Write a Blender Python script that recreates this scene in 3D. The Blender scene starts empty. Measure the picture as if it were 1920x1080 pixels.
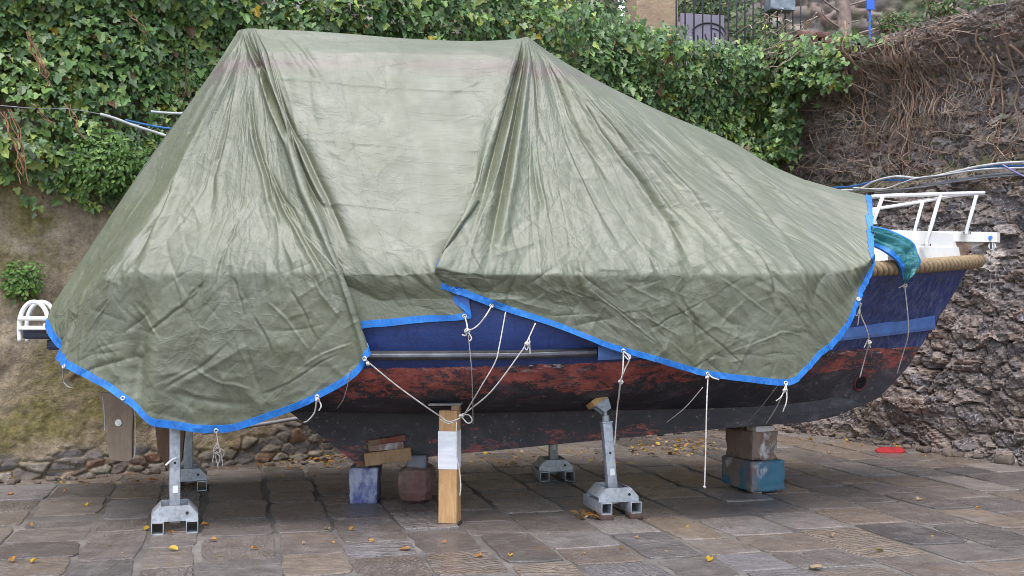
import bpy, bmesh, math, random
import numpy as np
from mathutils import Vector, Matrix

# ------------------------------------------------------------------ camera, sky, sun, exposure
scene = bpy.context.scene
COL = scene.collection
F, H, HZ = 2100.0, 1.3, 575.0          # focal length in photo pixels, eye height, horizon row
cam_d = bpy.data.cameras.new("camera")
cam = bpy.data.objects.new("camera", cam_d)
COL.objects.link(cam)
cam.location = (0, 0, H)
cam.rotation_euler = (math.radians(90), 0, 0)
cam_d.sensor_width = 36.0
cam_d.lens = 36.0 * F / 1920.0
cam_d.shift_y = (HZ - 540.0) / 1920.0
cam_d.clip_end = 500.0
scene.camera = cam

SUN_EL, SUN_AZ = math.radians(66), math.radians(188)     # azimuth clockwise from +Y: behind the camera
world = bpy.data.worlds.new("World")
scene.world = world
world.use_nodes = True
wn = world.node_tree
wn.nodes.clear()
sky = wn.nodes.new("ShaderNodeTexSky")
sky.sky_type = 'NISHITA'
sky.sun_disc = False
sky.sun_elevation = SUN_EL
sky.sun_rotation = SUN_AZ
sky.air_density = 1.0
sky.dust_density = 2.0
sky.ozone_density = 1.0
hs = wn.nodes.new("ShaderNodeHueSaturation")
hs.inputs["Saturation"].default_value = 0.75
bg = wn.nodes.new("ShaderNodeBackground")
bg.inputs["Strength"].default_value = 0.15
wo = wn.nodes.new("ShaderNodeOutputWorld")
wn.links.new(sky.outputs[0], hs.inputs["Color"])
wn.links.new(hs.outputs[0], bg.inputs["Color"])
wn.links.new(bg.outputs[0], wo.inputs["Surface"])

sun_d = bpy.data.lights.new("sun", 'SUN')
sun_d.energy = 1.15
sun_d.angle = math.radians(35)
sun_d.color = (1.0, 0.985, 0.985)
sun = bpy.data.objects.new("sun", sun_d)
COL.objects.link(sun)
sd = Vector((math.sin(SUN_AZ) * math.cos(SUN_EL), math.cos(SUN_AZ) * math.cos(SUN_EL), math.sin(SUN_EL)))
sun.rotation_euler = sd.to_track_quat('Z', 'Y').to_euler()
sun.location = sd * 30
scene.view_settings.view_transform = 'Standard'
scene.view_settings.look = 'None'
scene.view_settings.gamma = 1.0
scene.view_settings.exposure = 1.35
scene.cycles.use_denoising = True
scene.cycles.filter_width = 0.9
scene.cycles.adaptive_threshold = 0.01
scene.cycles.max_bounces = 6
scene.cycles.sample_clamp_indirect = 3.0

# ------------------------------------------------------------------ helpers
rng = np.random.default_rng(7)
random.seed(7)


def at(px, py, Y):
    """A point of the place that lies at depth Y on the sight line of a photo pixel."""
    return np.array([(px - 960.0) * Y / F, Y, H - (py - HZ) * Y / F])


def on_ground(px, py):
    return at(px, py, H * F / (py - HZ))


def tag(o, label, cat, group=None, kind=None):
    o["label"] = label
    o["category"] = cat
    if group:
        o["group"] = group
    if kind:
        o["kind"] = kind
    return o


def root(name, loc, label, cat, group=None, rz=0.0):
    o = bpy.data.objects.new(name, None)
    o.empty_display_size = 0.1
    COL.objects.link(o)
    o.location = tuple(loc)
    o.rotation_euler = (0, 0, rz)
    return tag(o, label, cat, group)


def mk(name, verts, blocks, mats, parent=None, attrs=None, smooth=False, uv=None, matidx=None, origin=None):
    """verts (N,3) in world space; blocks: list of (M,k) index arrays."""
    verts = np.asarray(verts, dtype=np.float64)
    if not isinstance(mats, (list, tuple)):
        mats = [mats]
    me = bpy.data.meshes.new(name)
    o = bpy.data.objects.new(name, me)
    off = np.zeros(3)
    if parent is not None:
        o.parent = parent
        p = parent
        while p is not None:
            off = off + np.array(p.location)
            p = p.parent
    elif origin is not None:
        off = np.array(origin, dtype=float)
        o.location = tuple(off)
    v = (verts - off).astype(np.float32)
    idx = np.concatenate([np.asarray(b, dtype=np.int32).ravel() for b in blocks])
    tot = np.concatenate([np.full(len(b), np.asarray(b).shape[1], dtype=np.int32) for b in blocks])
    st = np.concatenate([[0], np.cumsum(tot)[:-1]]).astype(np.int32)
    me.vertices.add(len(v))
    me.vertices.foreach_set("co", v.ravel())
    me.loops.add(len(idx))
    me.loops.foreach_set("vertex_index", idx)
    me.polygons.add(len(tot))
    me.polygons.foreach_set("loop_start", st)
    me.polygons.foreach_set("loop_total", tot)
    for m in mats:
        me.materials.append(m)
    if matidx is not None:
        me.polygons.foreach_set("material_index", np.asarray(matidx, dtype=np.int32))
    me.polygons.foreach_set("use_smooth", np.full(len(tot), bool(smooth)))
    me.update(calc_edges=True)
    for k, a in (attrs or {}).items():
        a = np.asarray(a, dtype=np.float32)
        if a.ndim == 1:
            at_ = me.attributes.new(k, 'FLOAT', 'POINT')
            at_.data.foreach_set("value", a)
        else:
            at_ = me.attributes.new(k, 'FLOAT_COLOR', 'POINT')
            c = np.ones((len(a), 4), dtype=np.float32)
            c[:, :3] = a[:, :3]
            at_.data.foreach_set("color", c.ravel())
    if uv is not None:
        ul = me.uv_layers.new(name="UVMap")
        ul.data.foreach_set("uv", np.asarray(uv, dtype=np.float32)[idx].ravel())
    me.validate()
    COL.objects.link(o)
    return o


class MB:
    """Collects shapes into one mesh."""

    def __init__(s):
        s.v, s.f, s.n = [], {}, 0

    def add(s, verts, faces):
        verts = np.asarray(verts, dtype=float)
        for f in faces:
            s.f.setdefault(len(f), []).append([i + s.n for i in f])
        s.v.append(verts)
        s.n += len(verts)

    def box(s, c, size, rot=None, bevel=0.006, taper=(1, 1), seg=2, jitter=0.0):
        bm = bmesh.new()
        bmesh.ops.create_cube(bm, size=1.0)
        for v in bm.verts:
            v.co.x *= size[0] * (taper[0] if v.co.z > 0 else 1)
            v.co.y *= size[1] * (taper[1] if v.co.z > 0 else 1)
            v.co.z *= size[2]
            if jitter:
                v.co += Vector((random.uniform(-1, 1), random.uniform(-1, 1), random.uniform(-1, 1))) * jitter
        if bevel:
            bmesh.ops.bevel(bm, geom=list(bm.edges), offset=bevel, segments=seg, affect='EDGES', profile=0.5)
        R = np.array(rot if rot is not None else Matrix.Identity(3))
        bm.verts.ensure_lookup_table()
        vs = np.array([v.co[:] for v in bm.verts]) @ R.T + np.asarray(c, dtype=float)
        fs = [[v.index for v in f.verts] for f in bm.faces]
        bm.free()
        s.add(vs, fs)

    def tube(s, pts, r, n=8, caps=True):
        pts = np.asarray(pts, dtype=float)
        m = len(pts)
        r = np.broadcast_to(np.asarray(r, dtype=float), (m,))
        t = np.gradient(pts, axis=0)
        t /= np.linalg.norm(t, axis=1, keepdims=True) + 1e-12
        a = np.array([0, 0, 1.0]) if abs(t[0][2]) < .9 else np.array([1.0, 0, 0])
        nrm = np.cross(t[0], a)
        nrm /= np.linalg.norm(nrm)
        ang = np.arange(n) * 2 * math.pi / n
        rings = []
        for i in range(m):
            nrm = nrm - t[i] * np.dot(nrm, t[i])
            nrm /= np.linalg.norm(nrm) + 1e-12
            b = np.cross(t[i], nrm)
            rings.append(pts[i] + r[i] * (np.cos(ang)[:, None] * nrm + np.sin(ang)[:, None] * b))
        vs = np.concatenate(rings)
        k = np.arange(n)
        fs = []
        for i in range(m - 1):
            for j in range(n):
                j2 = (j + 1) % n
                fs.append([i * n + j, i * n + j2, (i + 1) * n + j2, (i + 1) * n + j])
        if caps:
            fs.append(list(range(n))[::-1])
            fs.append([(m - 1) * n + j for j in range(n)])
        s.add(vs, fs)

    def prism(s, outline, a, b):
        """A polygon (n,3) swept from offset a to offset b (vectors)."""
        o = np.asarray(outline, dtype=float)
        n = len(o)
        vs = np.concatenate([o + a, o + b])
        fs = [list(range(n))[::-1], [n + i for i in range(n)]]
        for i in range(n):
            j = (i + 1) % n
            fs.append([i, j, n + j, n + i])
        s.add(vs, fs)

    def build(s, name, mat_, parent=None, smooth=False, origin=None):
        return mk(name, np.concatenate(s.v), [np.array(x) for x in s.f.values()], mat_, parent, smooth=smooth, origin=origin)


def autosmooth(o, deg=35):
    me = o.data
    me.polygons.foreach_set("use_smooth", np.ones(len(me.polygons), dtype=bool))
    try:
        me.set_sharp_from_angle(angle=math.radians(deg))
    except Exception:
        pass
    return o


def smooth_path(pts, n=24):
    """Catmull-Rom through 3D points."""
    p = np.asarray(pts, dtype=float)
    if len(p) < 3:
        t = np.linspace(0, 1, n)[:, None]
        return p[0] * (1 - t) + p[-1] * t
    q = np.vstack([2 * p[0] - p[1], p, 2 * p[-1] - p[-2]])
    out = []
    per = max(3, n // (len(p) - 1))
    for i in range(1, len(q) - 2):
        t = np.linspace(0, 1, per, endpoint=False)[:, None]
        a, b, c, d = q[i - 1], q[i], q[i + 1], q[i + 2]
        out.append(.5 * ((2 * b) + (-a + c) * t + (2 * a - 5 * b + 4 * c - d) * t ** 2 + (-a + 3 * b - 3 * c + d) * t ** 3))
    out.append(p[-1:])
    return np.vstack(out)


def _hash(ix, iy, seed):
    h = (ix.astype(np.int64) * 374761393 + iy.astype(np.int64) * 668265263 + seed * 1442695041) & 0xffffffff
    h = ((h ^ (h >> 13)) * 1274126177) & 0xffffffff
    h = ((h ^ (h >> 16)) * 2246822519) & 0xffffffff
    return ((h ^ (h >> 15)) & 0xffffff) / float(0xffffff)


def vnoise(x, y, seed=0):
    ix, iy = np.floor(x), np.floor(y)
    fx, fy = x - ix, y - iy
    fx = fx * fx * fx * (fx * (fx * 6 - 15) + 10)
    fy = fy * fy * fy * (fy * (fy * 6 - 15) + 10)
    a, b = _hash(ix, iy, seed), _hash(ix + 1, iy, seed)
    c, d = _hash(ix, iy + 1, seed), _hash(ix + 1, iy + 1, seed)
    return (a + (b - a) * fx) * (1 - fy) + (c + (d - c) * fx) * fy


def fbm(x, y, oct=4, seed=0, gain=.5):
    s, a, tot = 0, 1.0, 0
    for i in range(oct):
        s = s + a * (vnoise(x * 2 ** i + 17.3 * i, y * 2 ** i + 9.1 * i, seed + i) - .5)
        tot += a
        a *= gain
    return s / tot * 2


def voronoi(x, y, seed=0, jit=.9):
    ix, iy = np.floor(x), np.floor(y)
    f1 = np.full(x.shape, 9.0)
    f2 = np.full(x.shape, 9.0)
    idr = np.zeros(x.shape)
    dx = np.zeros(x.shape)
    dy = np.zeros(x.shape)
    for ox in (-1, 0, 1):
        for oy in (-1, 0, 1):
            cx, cy = ix + ox, iy + oy
            qx = cx + .5 + (_hash(cx, cy, seed) - .5) * jit
            qy = cy + .5 + (_hash(cx, cy, seed + 11) - .5) * jit
            d = np.hypot(x - qx, y - qy)
            r = _hash(cx, cy, seed + 23)
            near = d < f1
            f2 = np.where(near, f1, np.minimum(f2, d))
            idr = np.where(near, r, idr)
            dx = np.where(near, x - qx, dx)
            dy = np.where(near, y - qy, dy)
            f1 = np.where(near, d, f1)
    return f1, f2, idr, dx, dy


def sstep(a, b, x):
    t = np.clip((x - a) / (b - a), 0, 1)
    return t * t * (3 - 2 * t)


def grid_faces(nv, nu):
    i = np.arange(nv - 1)[:, None] * nu + np.arange(nu - 1)[None, :]
    return np.stack([i, i + 1, i + nu + 1, i + nu], -1).reshape(-1, 4)


# ------------------------------------------------------------------ material helper
class Mat:
    def __init__(s, name, color=(.5, .5, .5), rough=.6, spec=.5, metal=0.0):
        s.m = bpy.data.materials.new(name)
        s.m.use_nodes = True
        s.nt = s.m.node_tree
        s.p = s.nt.nodes["Principled BSDF"]
        s.set("Base Color", color)
        s.set("Roughness", rough)
        s.set("Specular IOR Level", spec)
        s.set("Metallic", metal)
        s._obj = None

    def n(s, t, **kw):
        nd = s.nt.nodes.new(t)
        for k, v in kw.items():
            setattr(nd, k, v)
        return nd

    def put(s, sock, v):
        if isinstance(v, bpy.types.NodeSocket):
            s.nt.links.new(v, sock)
        elif isinstance(v, (tuple, list)):
            v = tuple(v)
            if len(sock.default_value) == 4 and len(v) == 3:
                v = v + (1,)
            sock.default_value = v
        else:
            sock.default_value = v

    def set(s, k, v):
        s.put(s.p.inputs[k], v)

    def obj(s):
        if s._obj is None:
            s._obj = s.n("ShaderNodeTexCoord")
        return s._obj.outputs["Object"]

    def uv(s):
        return s.n("ShaderNodeTexCoord").outputs["UV"]

    def scale(s, vec, sc, rot=(0, 0, 0), loc=(0, 0, 0)):
        mp = s.n("ShaderNodeMapping")
        s.put(mp.inputs["Vector"], vec)
        mp.inputs["Scale"].default_value = sc
        mp.inputs["Rotation"].default_value = rot
        mp.inputs["Location"].default_value = loc
        return mp.outputs[0]

    def noise(s, scale, detail=4, vec=None, rough=.5, dist=0.0):
        nd = s.n("ShaderNodeTexNoise")
        s.put(nd.inputs["Vector"], vec if vec is not None else s.obj())
        nd.inputs["Scale"].default_value = scale
        nd.inputs["Detail"].default_value = detail
        nd.inputs["Roughness"].default_value = rough
        nd.inputs["Distortion"].default_value = dist
        return nd.outputs["Fac"]

    def vor(s, scale, vec=None, feature='F1', out="Distance", rnd=1.0):
        nd = s.n("ShaderNodeTexVoronoi", feature=feature)
        s.put(nd.inputs["Vector"], vec if vec is not None else s.obj())
        nd.inputs["Scale"].default_value = scale
        nd.inputs["Randomness"].default_value = rnd
        return nd.outputs[out]

    def wave(s, scale, vec=None, dist=2.0, detail=2.0, dscale=1.0, direction='X', prof='SIN'):
        nd = s.n("ShaderNodeTexWave", bands_direction=direction, wave_profile=prof)
        s.put(nd.inputs["Vector"], vec if vec is not None else s.obj())
        nd.inputs["Scale"].default_value = scale
        nd.inputs["Distortion"].default_value = dist
        nd.inputs["Detail"].default_value = detail
        nd.inputs["Detail Scale"].default_value = dscale
        return nd.outputs["Fac"]

    def ramp(s, fac, stops, interp='LINEAR'):
        nd = s.n("ShaderNodeValToRGB")
        cr = nd.color_ramp
        cr.interpolation = interp
        while len(cr.elements) < len(stops):
            cr.elements.new(.5)
        for e, (p, c) in zip(cr.elements, stops):
            e.position = p
            if not isinstance(c, (tuple, list)):
                c = (c, c, c)
            e.color = tuple(c) + (1,) if len(c) == 3 else c
        s.put(nd.inputs[0], fac)
        return nd.outputs[0]

    def mix(s, fac, a, b, blend='MIX'):
        nd = s.n("ShaderNodeMix", data_type='RGBA', blend_type=blend)
        s.put(nd.inputs[0], fac)
        s.put(nd.inputs[6], a)
        s.put(nd.inputs[7], b)
        return nd.outputs[2]

    def math(s, op, a, b=0.0, clamp=False):
        nd = s.n("ShaderNodeMath", operation=op, use_clamp=clamp)
        s.put(nd.inputs[0], a)
        s.put(nd.inputs[1], b)
        return nd.outputs[0]

    def attr(s, name, out="Fac"):
        return s.n("ShaderNodeAttribute", attribute_name=name).outputs[out]

    def xyz(s, vec=None):
        nd = s.n("ShaderNodeSeparateXYZ")
        s.put(nd.inputs[0], vec if vec is not None else s.obj())
        return nd.outputs

    def bump(s, h, strength=.4, dist=.01, normal=None):
        nd = s.n("ShaderNodeBump")
        nd.inputs["Strength"].default_value = strength
        nd.inputs["Distance"].default_value = dist
        s.put(nd.inputs["Height"], h)
        if normal is not None:
            s.put(nd.inputs["Normal"], normal)
        s.last = nd.outputs[0]
        s.set("Normal", nd.outputs[0])
        return nd.outputs[0]


def simple(name, col, rough=.6, spec=.5, metal=0, var=.25, scale=9, bump=.15, bscale=60):
    m = Mat(name, col, rough, spec, metal)
    f = m.noise(scale, 5)
    d = tuple(c * (1 - var) for c in col)
    l = tuple(min(1, c * (1 + var)) for c in col)
    m.set("Base Color", m.ramp(f, [(.3, d), (.7, l)]))
    if bump:
        m.bump(m.noise(bscale, 4), bump, .01)
    return m.m

# ------------------------------------------------------------------ ground: stone paving in one sheet
def ground_material():
    m = Mat("wet_stone", rough=.5)
    uv = m.uv()
    pos = m.obj()
    tint = m.attr("tint")
    col = m.ramp(tint, [(0, (.09, .084, .084)), (.22, (.19, .17, .152)), (.4, (.135, .128, .13)), (.58, (.24, .2, .158)),
                        (.75, (.165, .138, .118)), (.88, (.205, .198, .205)), (1, (.29, .265, .24))])
    vein = m.noise(3.0, 8, m.scale(uv, (1.2, 6, 1)), .65, 1.2)
    col = m.mix(.55, col, m.ramp(vein, [(.28, (.3, .28, .28)), (.72, (.72, .68, .64))]), 'OVERLAY')
    rust = m.ramp(m.noise(1.3, 5, pos, .6), [(.6, 0.0), (.74, 1.0)])
    col = m.mix(m.math('MULTIPLY', rust, .55), col, (.22, .125, .065))
    grime = m.ramp(m.noise(7, 7, pos, .7), [(.35, 0.0), (.75, 1.0)])
    col = m.mix(m.math('MULTIPLY', grime, .6), col, (.055, .048, .045))
    pale = m.ramp(m.noise(4.5, 8, m.scale(pos, (1, 1, 1), loc=(4, 9, 0)), .75), [(.5, 0.0), (.68, .55)])
    col = m.mix(pale, col, (.27, .25, .24))
    fine = m.noise(38, 6, m.scale(uv, (1, 2.5, 1)), .8)
    col = m.mix(.6, col, m.ramp(fine, [(.3, (.22, .2, .2)), (.7, (.8, .77, .74))]), 'OVERLAY')
    fleck = m.ramp(m.noise(55, 3, pos, .6), [(.66, 0.0), (.74, 1.0)])
    col = m.mix(m.math('MULTIPLY', fleck, .35), col, (.36, .33, .3))
    m.set("Base Color", col)
    wet = m.ramp(m.noise(.9, 5, pos, .6), [(.42, .08), (.64, .38)])
    m.set("Roughness", m.math('ADD', wet, m.math('MULTIPLY', m.noise(14, 4, pos), .18)))
    tool = m.wave(9, uv, 9, 5, 1.6, 'Y')
    h = m.math('ADD', m.math('MULTIPLY', tool, m.attr("tool")), m.math('ADD', m.math('MULTIPLY', m.noise(11, 9, pos, .7), 1.3), m.math('MULTIPLY', m.noise(6, 6, m.scale(uv, (1.5, 7, 1)), .7, 1.5), .9)))
    m.bump(h, .8, .016)
    return m.m


def mortar_material():
    m = Mat("pale_mortar", rough=.75)
    a = m.noise(2.2, 6, None, .6)
    c = m.ramp(a, [(.4, (.085, .075, .066)), (.6, (.165, .147, .13)), (.76, (.29, .265, .24))])
    c = m.mix(m.ramp(m.noise(30, 4), [(.5, 0.0), (.75, .8)]), c, (.1, .085, .07))
    m.set("Base Color", c)
    m.bump(m.noise(40, 6), .5, .01)
    return m.m


def build_ground():
    dv = np.array([-.247, .969])
    cv = np.array([.969, .247])
    V, TOP, SIDE, tint, tool, UV = [], [], [], [], [], []
    n = 0
    r = np.random.default_rng(21)
    c = -9.0
    ns = 5
    while c < 10.5:
        w = r.uniform(.28, .44)
        d = -2 + r.uniform(-.5, 0)
        while d < 15.5:
            L = r.uniform(.36, .78)
            j = r.uniform(.006, .017)
            q = np.array([[c + j, d + j], [c + w - j, d + j], [c + w - j, d + L - j], [c + j, d + L - j]]) + r.uniform(-.015, .015, (4, 2))
            ctr = q.mean(0)
            wp = ctr[0] * cv + ctr[1] * dv
            if -8 < wp[0] < 8.5 and 1.5 < wp[1] < 14:
                out = []
                for k in range(4):
                    a, b = q[k], q[(k + 1) % 4]
                    for t in np.arange(ns) / ns:
                        p = a * (1 - t) + b * t
                        p = p + (r.normal(0, .004, 2) if t > 0 else (ctr - p) * r.uniform(.03, .10))
                        out.append(p)
                out = np.array(out)
                m = len(out)
                z0 = r.normal(0, .0022)
                tilt = r.normal(0, .004, 2)
                inner = ctr + (out - ctr) * .972
                zt = z0 + (inner - ctr) @ tilt + .004
                ze = z0 + (out - ctr) @ tilt - .001
                wi = inner[:, :1] * cv + inner[:, 1:] * dv
                wo_ = out[:, :1] * cv + out[:, 1:] * dv
                V += [np.c_[wi, zt], np.c_[wo_, ze], np.c_[wo_, np.full(m, -.03)]]
                ids = np.arange(m)
                TOP.append(n + ids)
                k2 = (ids + 1) % m
                SIDE.append(np.stack([n + m + ids, n + m + k2, n + k2, n + ids], 1))
                SIDE.append(np.stack([n + 2 * m + ids, n + 2 * m + k2, n + m + k2, n + m + ids], 1))
                tn = r.uniform()
                tl = r.choice([0, .12, .3, .8], p=[.4, .3, .2, .1])
                tint += [tn] * (3 * m)
                tool += [tl] * (3 * m)
                ang = r.uniform(-.35, .35) + (math.pi / 2 if r.uniform() < .35 else 0)
                R = np.array([[math.cos(ang), -math.sin(ang)], [math.sin(ang), math.cos(ang)]])
                u0 = r.uniform(0, 50, 2)
                for arr in (inner, out, out):
                    UV.append((arr - ctr) @ R.T + u0)
                n += 3 * m
            d += L
        c += w
    B = 60.0
    base = np.array([[-B, -B, -.004], [B, -B, -.004], [B, B, -.004], [-B, B, -.004]])
    V.append(base)
    tint += [.5] * 4
    tool += [0] * 4
    UV.append(base[:, :2])
    blocks = [np.array(TOP), np.concatenate(SIDE), np.array([[n, n + 1, n + 2, n + 3]])]
    mi = np.concatenate([np.zeros(len(TOP) + sum(len(x) for x in SIDE)), [1]])
    o = mk("ground", np.concatenate(V), blocks, [ground_material(), mortar_material()], None,
           {"tint": tint, "tool": tool}, uv=np.concatenate(UV), matidx=mi)
    tag(o, "grey brown stone slab paving, damp, with pale mortar joints", "paving", kind="structure")


build_ground()

# ------------------------------------------------------------------ walls
WA = np.array([-3.78, 8.27])                    # a point at the foot of the left wall
WU = np.array([.855, .518])
WU = WU / np.linalg.norm(WU)
WN = np.array([WU[1], -WU[0]])                  # towards the camera
CORNER_A = 7.87
WC = WA + WU * CORNER_A
RU = np.array([1.43, -2.77])
RU = RU / np.linalg.norm(RU)
RN = np.array([RU[1], -RU[0]])
if RN @ (-WC) < 0:
    RN = -RN
TOPZ = 3.8


def left_pt(a, z, off):
    a, z, off = np.broadcast_arrays(np.asarray(a, float), np.asarray(z, float), np.asarray(off, float))
    xy = WA + a[..., None] * WU + off[..., None] * WN
    return np.concatenate([xy, z[..., None]], -1)


def right_pt(b, z, off):
    b, z, off = np.broadcast_arrays(np.asarray(b, float), np.asarray(z, float), np.asarray(off, float))
    xy = WC + b[..., None] * RU + off[..., None] * RN
    return np.concatenate([xy, z[..., None]], -1)


def left_wall_px(px, py, off=0.0):
    """Wall coordinates (a, z) of the left wall's face where a photo pixel's sight line meets it."""
    d = np.array([(px - 960) / F, 1.0])
    A = np.column_stack([d, -WU])
    s = np.linalg.solve(A, WA + WN * off)
    return s[1], H - (py - HZ) * s[0] / F


def right_wall_px(px, py, off=0.0):
    d = np.array([(px - 960) / F, 1.0])
    A = np.column_stack([d, -RU])
    s = np.linalg.solve(A, WC + RN * off)
    return s[1], H - (py - HZ) * s[0] / F


def left_wall_material():
    m = Mat("mossy_render", rough=.85, spec=.25)
    stone = m.attr("stone")
    c = m.ramp(m.noise(1.6, 8, None, .65), [(.3, (.21, .165, .112)), (.5, (.35, .285, .2)), (.7, (.44, .375, .28))])
    c = m.mix(m.ramp(m.noise(9, 7, None, .7), [(.42, 0.0), (.7, .7)]), c, (.13, .1, .075))
    moss = m.ramp(m.noise(1.1, 7, m.scale(m.obj(), (1, 1, 1.6)), .66), [(.46, 0.0), (.62, 1.0)])
    c = m.mix(m.math('MULTIPLY', moss, .85), c, m.ramp(m.noise(25, 4), [(.3, (.10, .09, .022)), (.7, (.24, .21, .07))]))
    pale = m.ramp(m.noise(1.9, 5, m.scale(m.obj(), (1, 1, 1), loc=(5, 3, 1)), .6), [(.6, 0.0), (.72, .6)])
    c = m.mix(pale, c, (.46, .38, .32))
    c = m.mix(.6, c, m.ramp(m.noise(26, 7, None, .8), [(.32, (.2, .18, .16)), (.68, (.85, .82, .78))]), 'OVERLAY')
    sc = m.ramp(m.attr("tint"), [(0, (.11, .1, .105)), (.3, (.24, .21, .19)), (.45, (.2, .17, .15)), (.55, (.28, .15, .1)), (.65, (.25, .22, .17)), (1, (.38, .33, .28))])
    sc = m.mix(m.ramp(m.noise(18, 6, None, .7), [(.38, 0.0), (.7, .6)]), sc, (.1, .08, .066))
    c = m.mix(stone, c, sc)
    m.set("Base Color", c)
    h = m.math('ADD', m.noise(14, 10, None, .7), m.math('MULTIPLY', m.noise(60, 6, None, .7), .4))
    m.bump(h, .8, .035)
    return m.m


def build_left_wall():
    a = np.concatenate([np.arange(-5.0, -.6, .05), np.arange(-.6, CORNER_A + .3, .0135)])
    z = np.concatenate([np.arange(-.12, .62, .011), np.arange(.62, 2.4, .02), np.arange(2.4, TOPZ + .02, .05)])
    A, Z = np.meshgrid(a, z)
    off = .07 * fbm(A * .6, Z * .6, 4, 3) + .03 * fbm(A * 3, Z * 3, 4, 9)
    off += .02 * np.abs(fbm(A * 7, Z * 7, 3, 19))
    ragged = .19 + .12 * fbm(A * 1.4, Z * 0, 3, 31) + .06 * fbm(A * 5, Z * 5, 2, 32) + .22 * sstep(1.6, 2.6, A)
    lowm = sstep(.05, -.03, Z - ragged)
    patch = sstep(.22, .4, fbm(A * .9, Z * 1.2, 3, 51))
    mask = np.clip(lowm + .8 * patch * sstep(2.0, 1.2, Z), 0, 1)
    f1, f2, idr, dx, dy = voronoi(A / .15 + .3 * fbm(A * 3, Z * 3, 3, 41), Z / .075 + .3 * fbm(A * 4, Z * 4, 3, 42), 5, .85)
    h = np.sqrt(sstep(.02, .2, f2 - f1)) * (.2 + .8 * idr) * .05 + dy * .02 * ((idr * 7.3) % 1 - .4) + .012 * fbm(A * 14, Z * 14, 3, 47)
    off = off + mask * (h - .02)
    o = mk("stone_wall", left_pt(A, Z, off).reshape(-1, 3), [grid_faces(len(z), len(a))], left_wall_material(), None,
           {"tint": idr.ravel(), "stone": (mask * sstep(.04, .12, f2 - f1)).ravel()}, smooth=True)
    tag(o, "brown mossy retaining wall with rough stones at its foot, behind the stern", "wall")


build_left_wall()


def rock_material():
    m = Mat("dark_rock", rough=.7, spec=.4)
    t = m.attr("tint")
    c = m.ramp(t, [(0, (.07, .066, .07)), (.2, (.165, .15, .15)), (.36, (.235, .2, .165)), (.5, (.105, .098, .107)), (.66, (.27, .24, .215)),
                   (.82, (.18, .13, .105)), (.92, (.14, .135, .145)), (1, (.42, .39, .355))])
    v = m.noise(9, 9, m.scale(m.obj(), (1, 1, 2.4)), .7, .6)
    c = m.mix(.8, c, m.ramp(v, [(.3, (.2, .18, .19)), (.7, (.85, .8, .76))]), 'OVERLAY')
    v2 = m.noise(42, 8, m.scale(m.obj(), (1, 1, 1.8)), .8)
    c = m.mix(.7, c, m.ramp(v2, [(.32, (.15, .14, .14)), (.68, (.88, .84, .82))]), 'OVERLAY')
    earth = m.math('SUBTRACT', 1.0, m.attr("gap"))
    c = m.mix(m.math('MULTIPLY', earth, .8), c, (.16, .125, .105))
    up = m.ramp(m.math('ADD', m.xyz()[2], m.math('MULTIPLY', m.noise(2.0, 5), 1.2)), [(0.0, 0.0), (1.0, 1.0)])
    hz = m.math('MULTIPLY', m.math('SUBTRACT', m.xyz()[2], 2.2), .7, True)
    brown = m.math('MULTIPLY', hz, m.ramp(m.noise(2.5, 6, None, .65), [(.35, .3), (.6, 1.0)]))
    c = m.mix(m.math('MULTIPLY', brown, .5), c, m.ramp(m.noise(16, 5, None, .7), [(.35, (.17, .125, .105)), (.7, (.38, .28, .235))]))
    lich = m.ramp(m.noise(34, 4, None, .75), [(.55, 0.0), (.63, 1.0)])
    lich = m.math('MULTIPLY', lich, m.ramp(m.noise(3.2, 4), [(.38, .1), (.62, 1.0)]))
    c = m.mix(m.math('MULTIPLY', lich, .85), c, (.56, .54, .54))
    moss = m.math('MULTIPLY', m.attr("moss"), m.ramp(m.noise(5, 6, None, .7), [(.35, .0), (.6, 1.0)]))
    c = m.mix(moss, c, m.ramp(m.noise(22, 4), [(.3, (.05, .05, .014)), (.7, (.15, .14, .045))]))
    m.set("Base Color", c)
    m.set("Roughness", m.ramp(m.noise(6, 5), [(.35, .55), (.65, .9)]))
    h = m.math('ADD', m.noise(22, 10, None, .8), m.math('MULTIPLY', m.vor(30), .5))
    m.bump(h, .75, .025)
    return m.m


LEDGE = lambda b: 2.42 + .10 * b * 0 + .03 * b          # height of the mossy ledge along the rock wall


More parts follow.
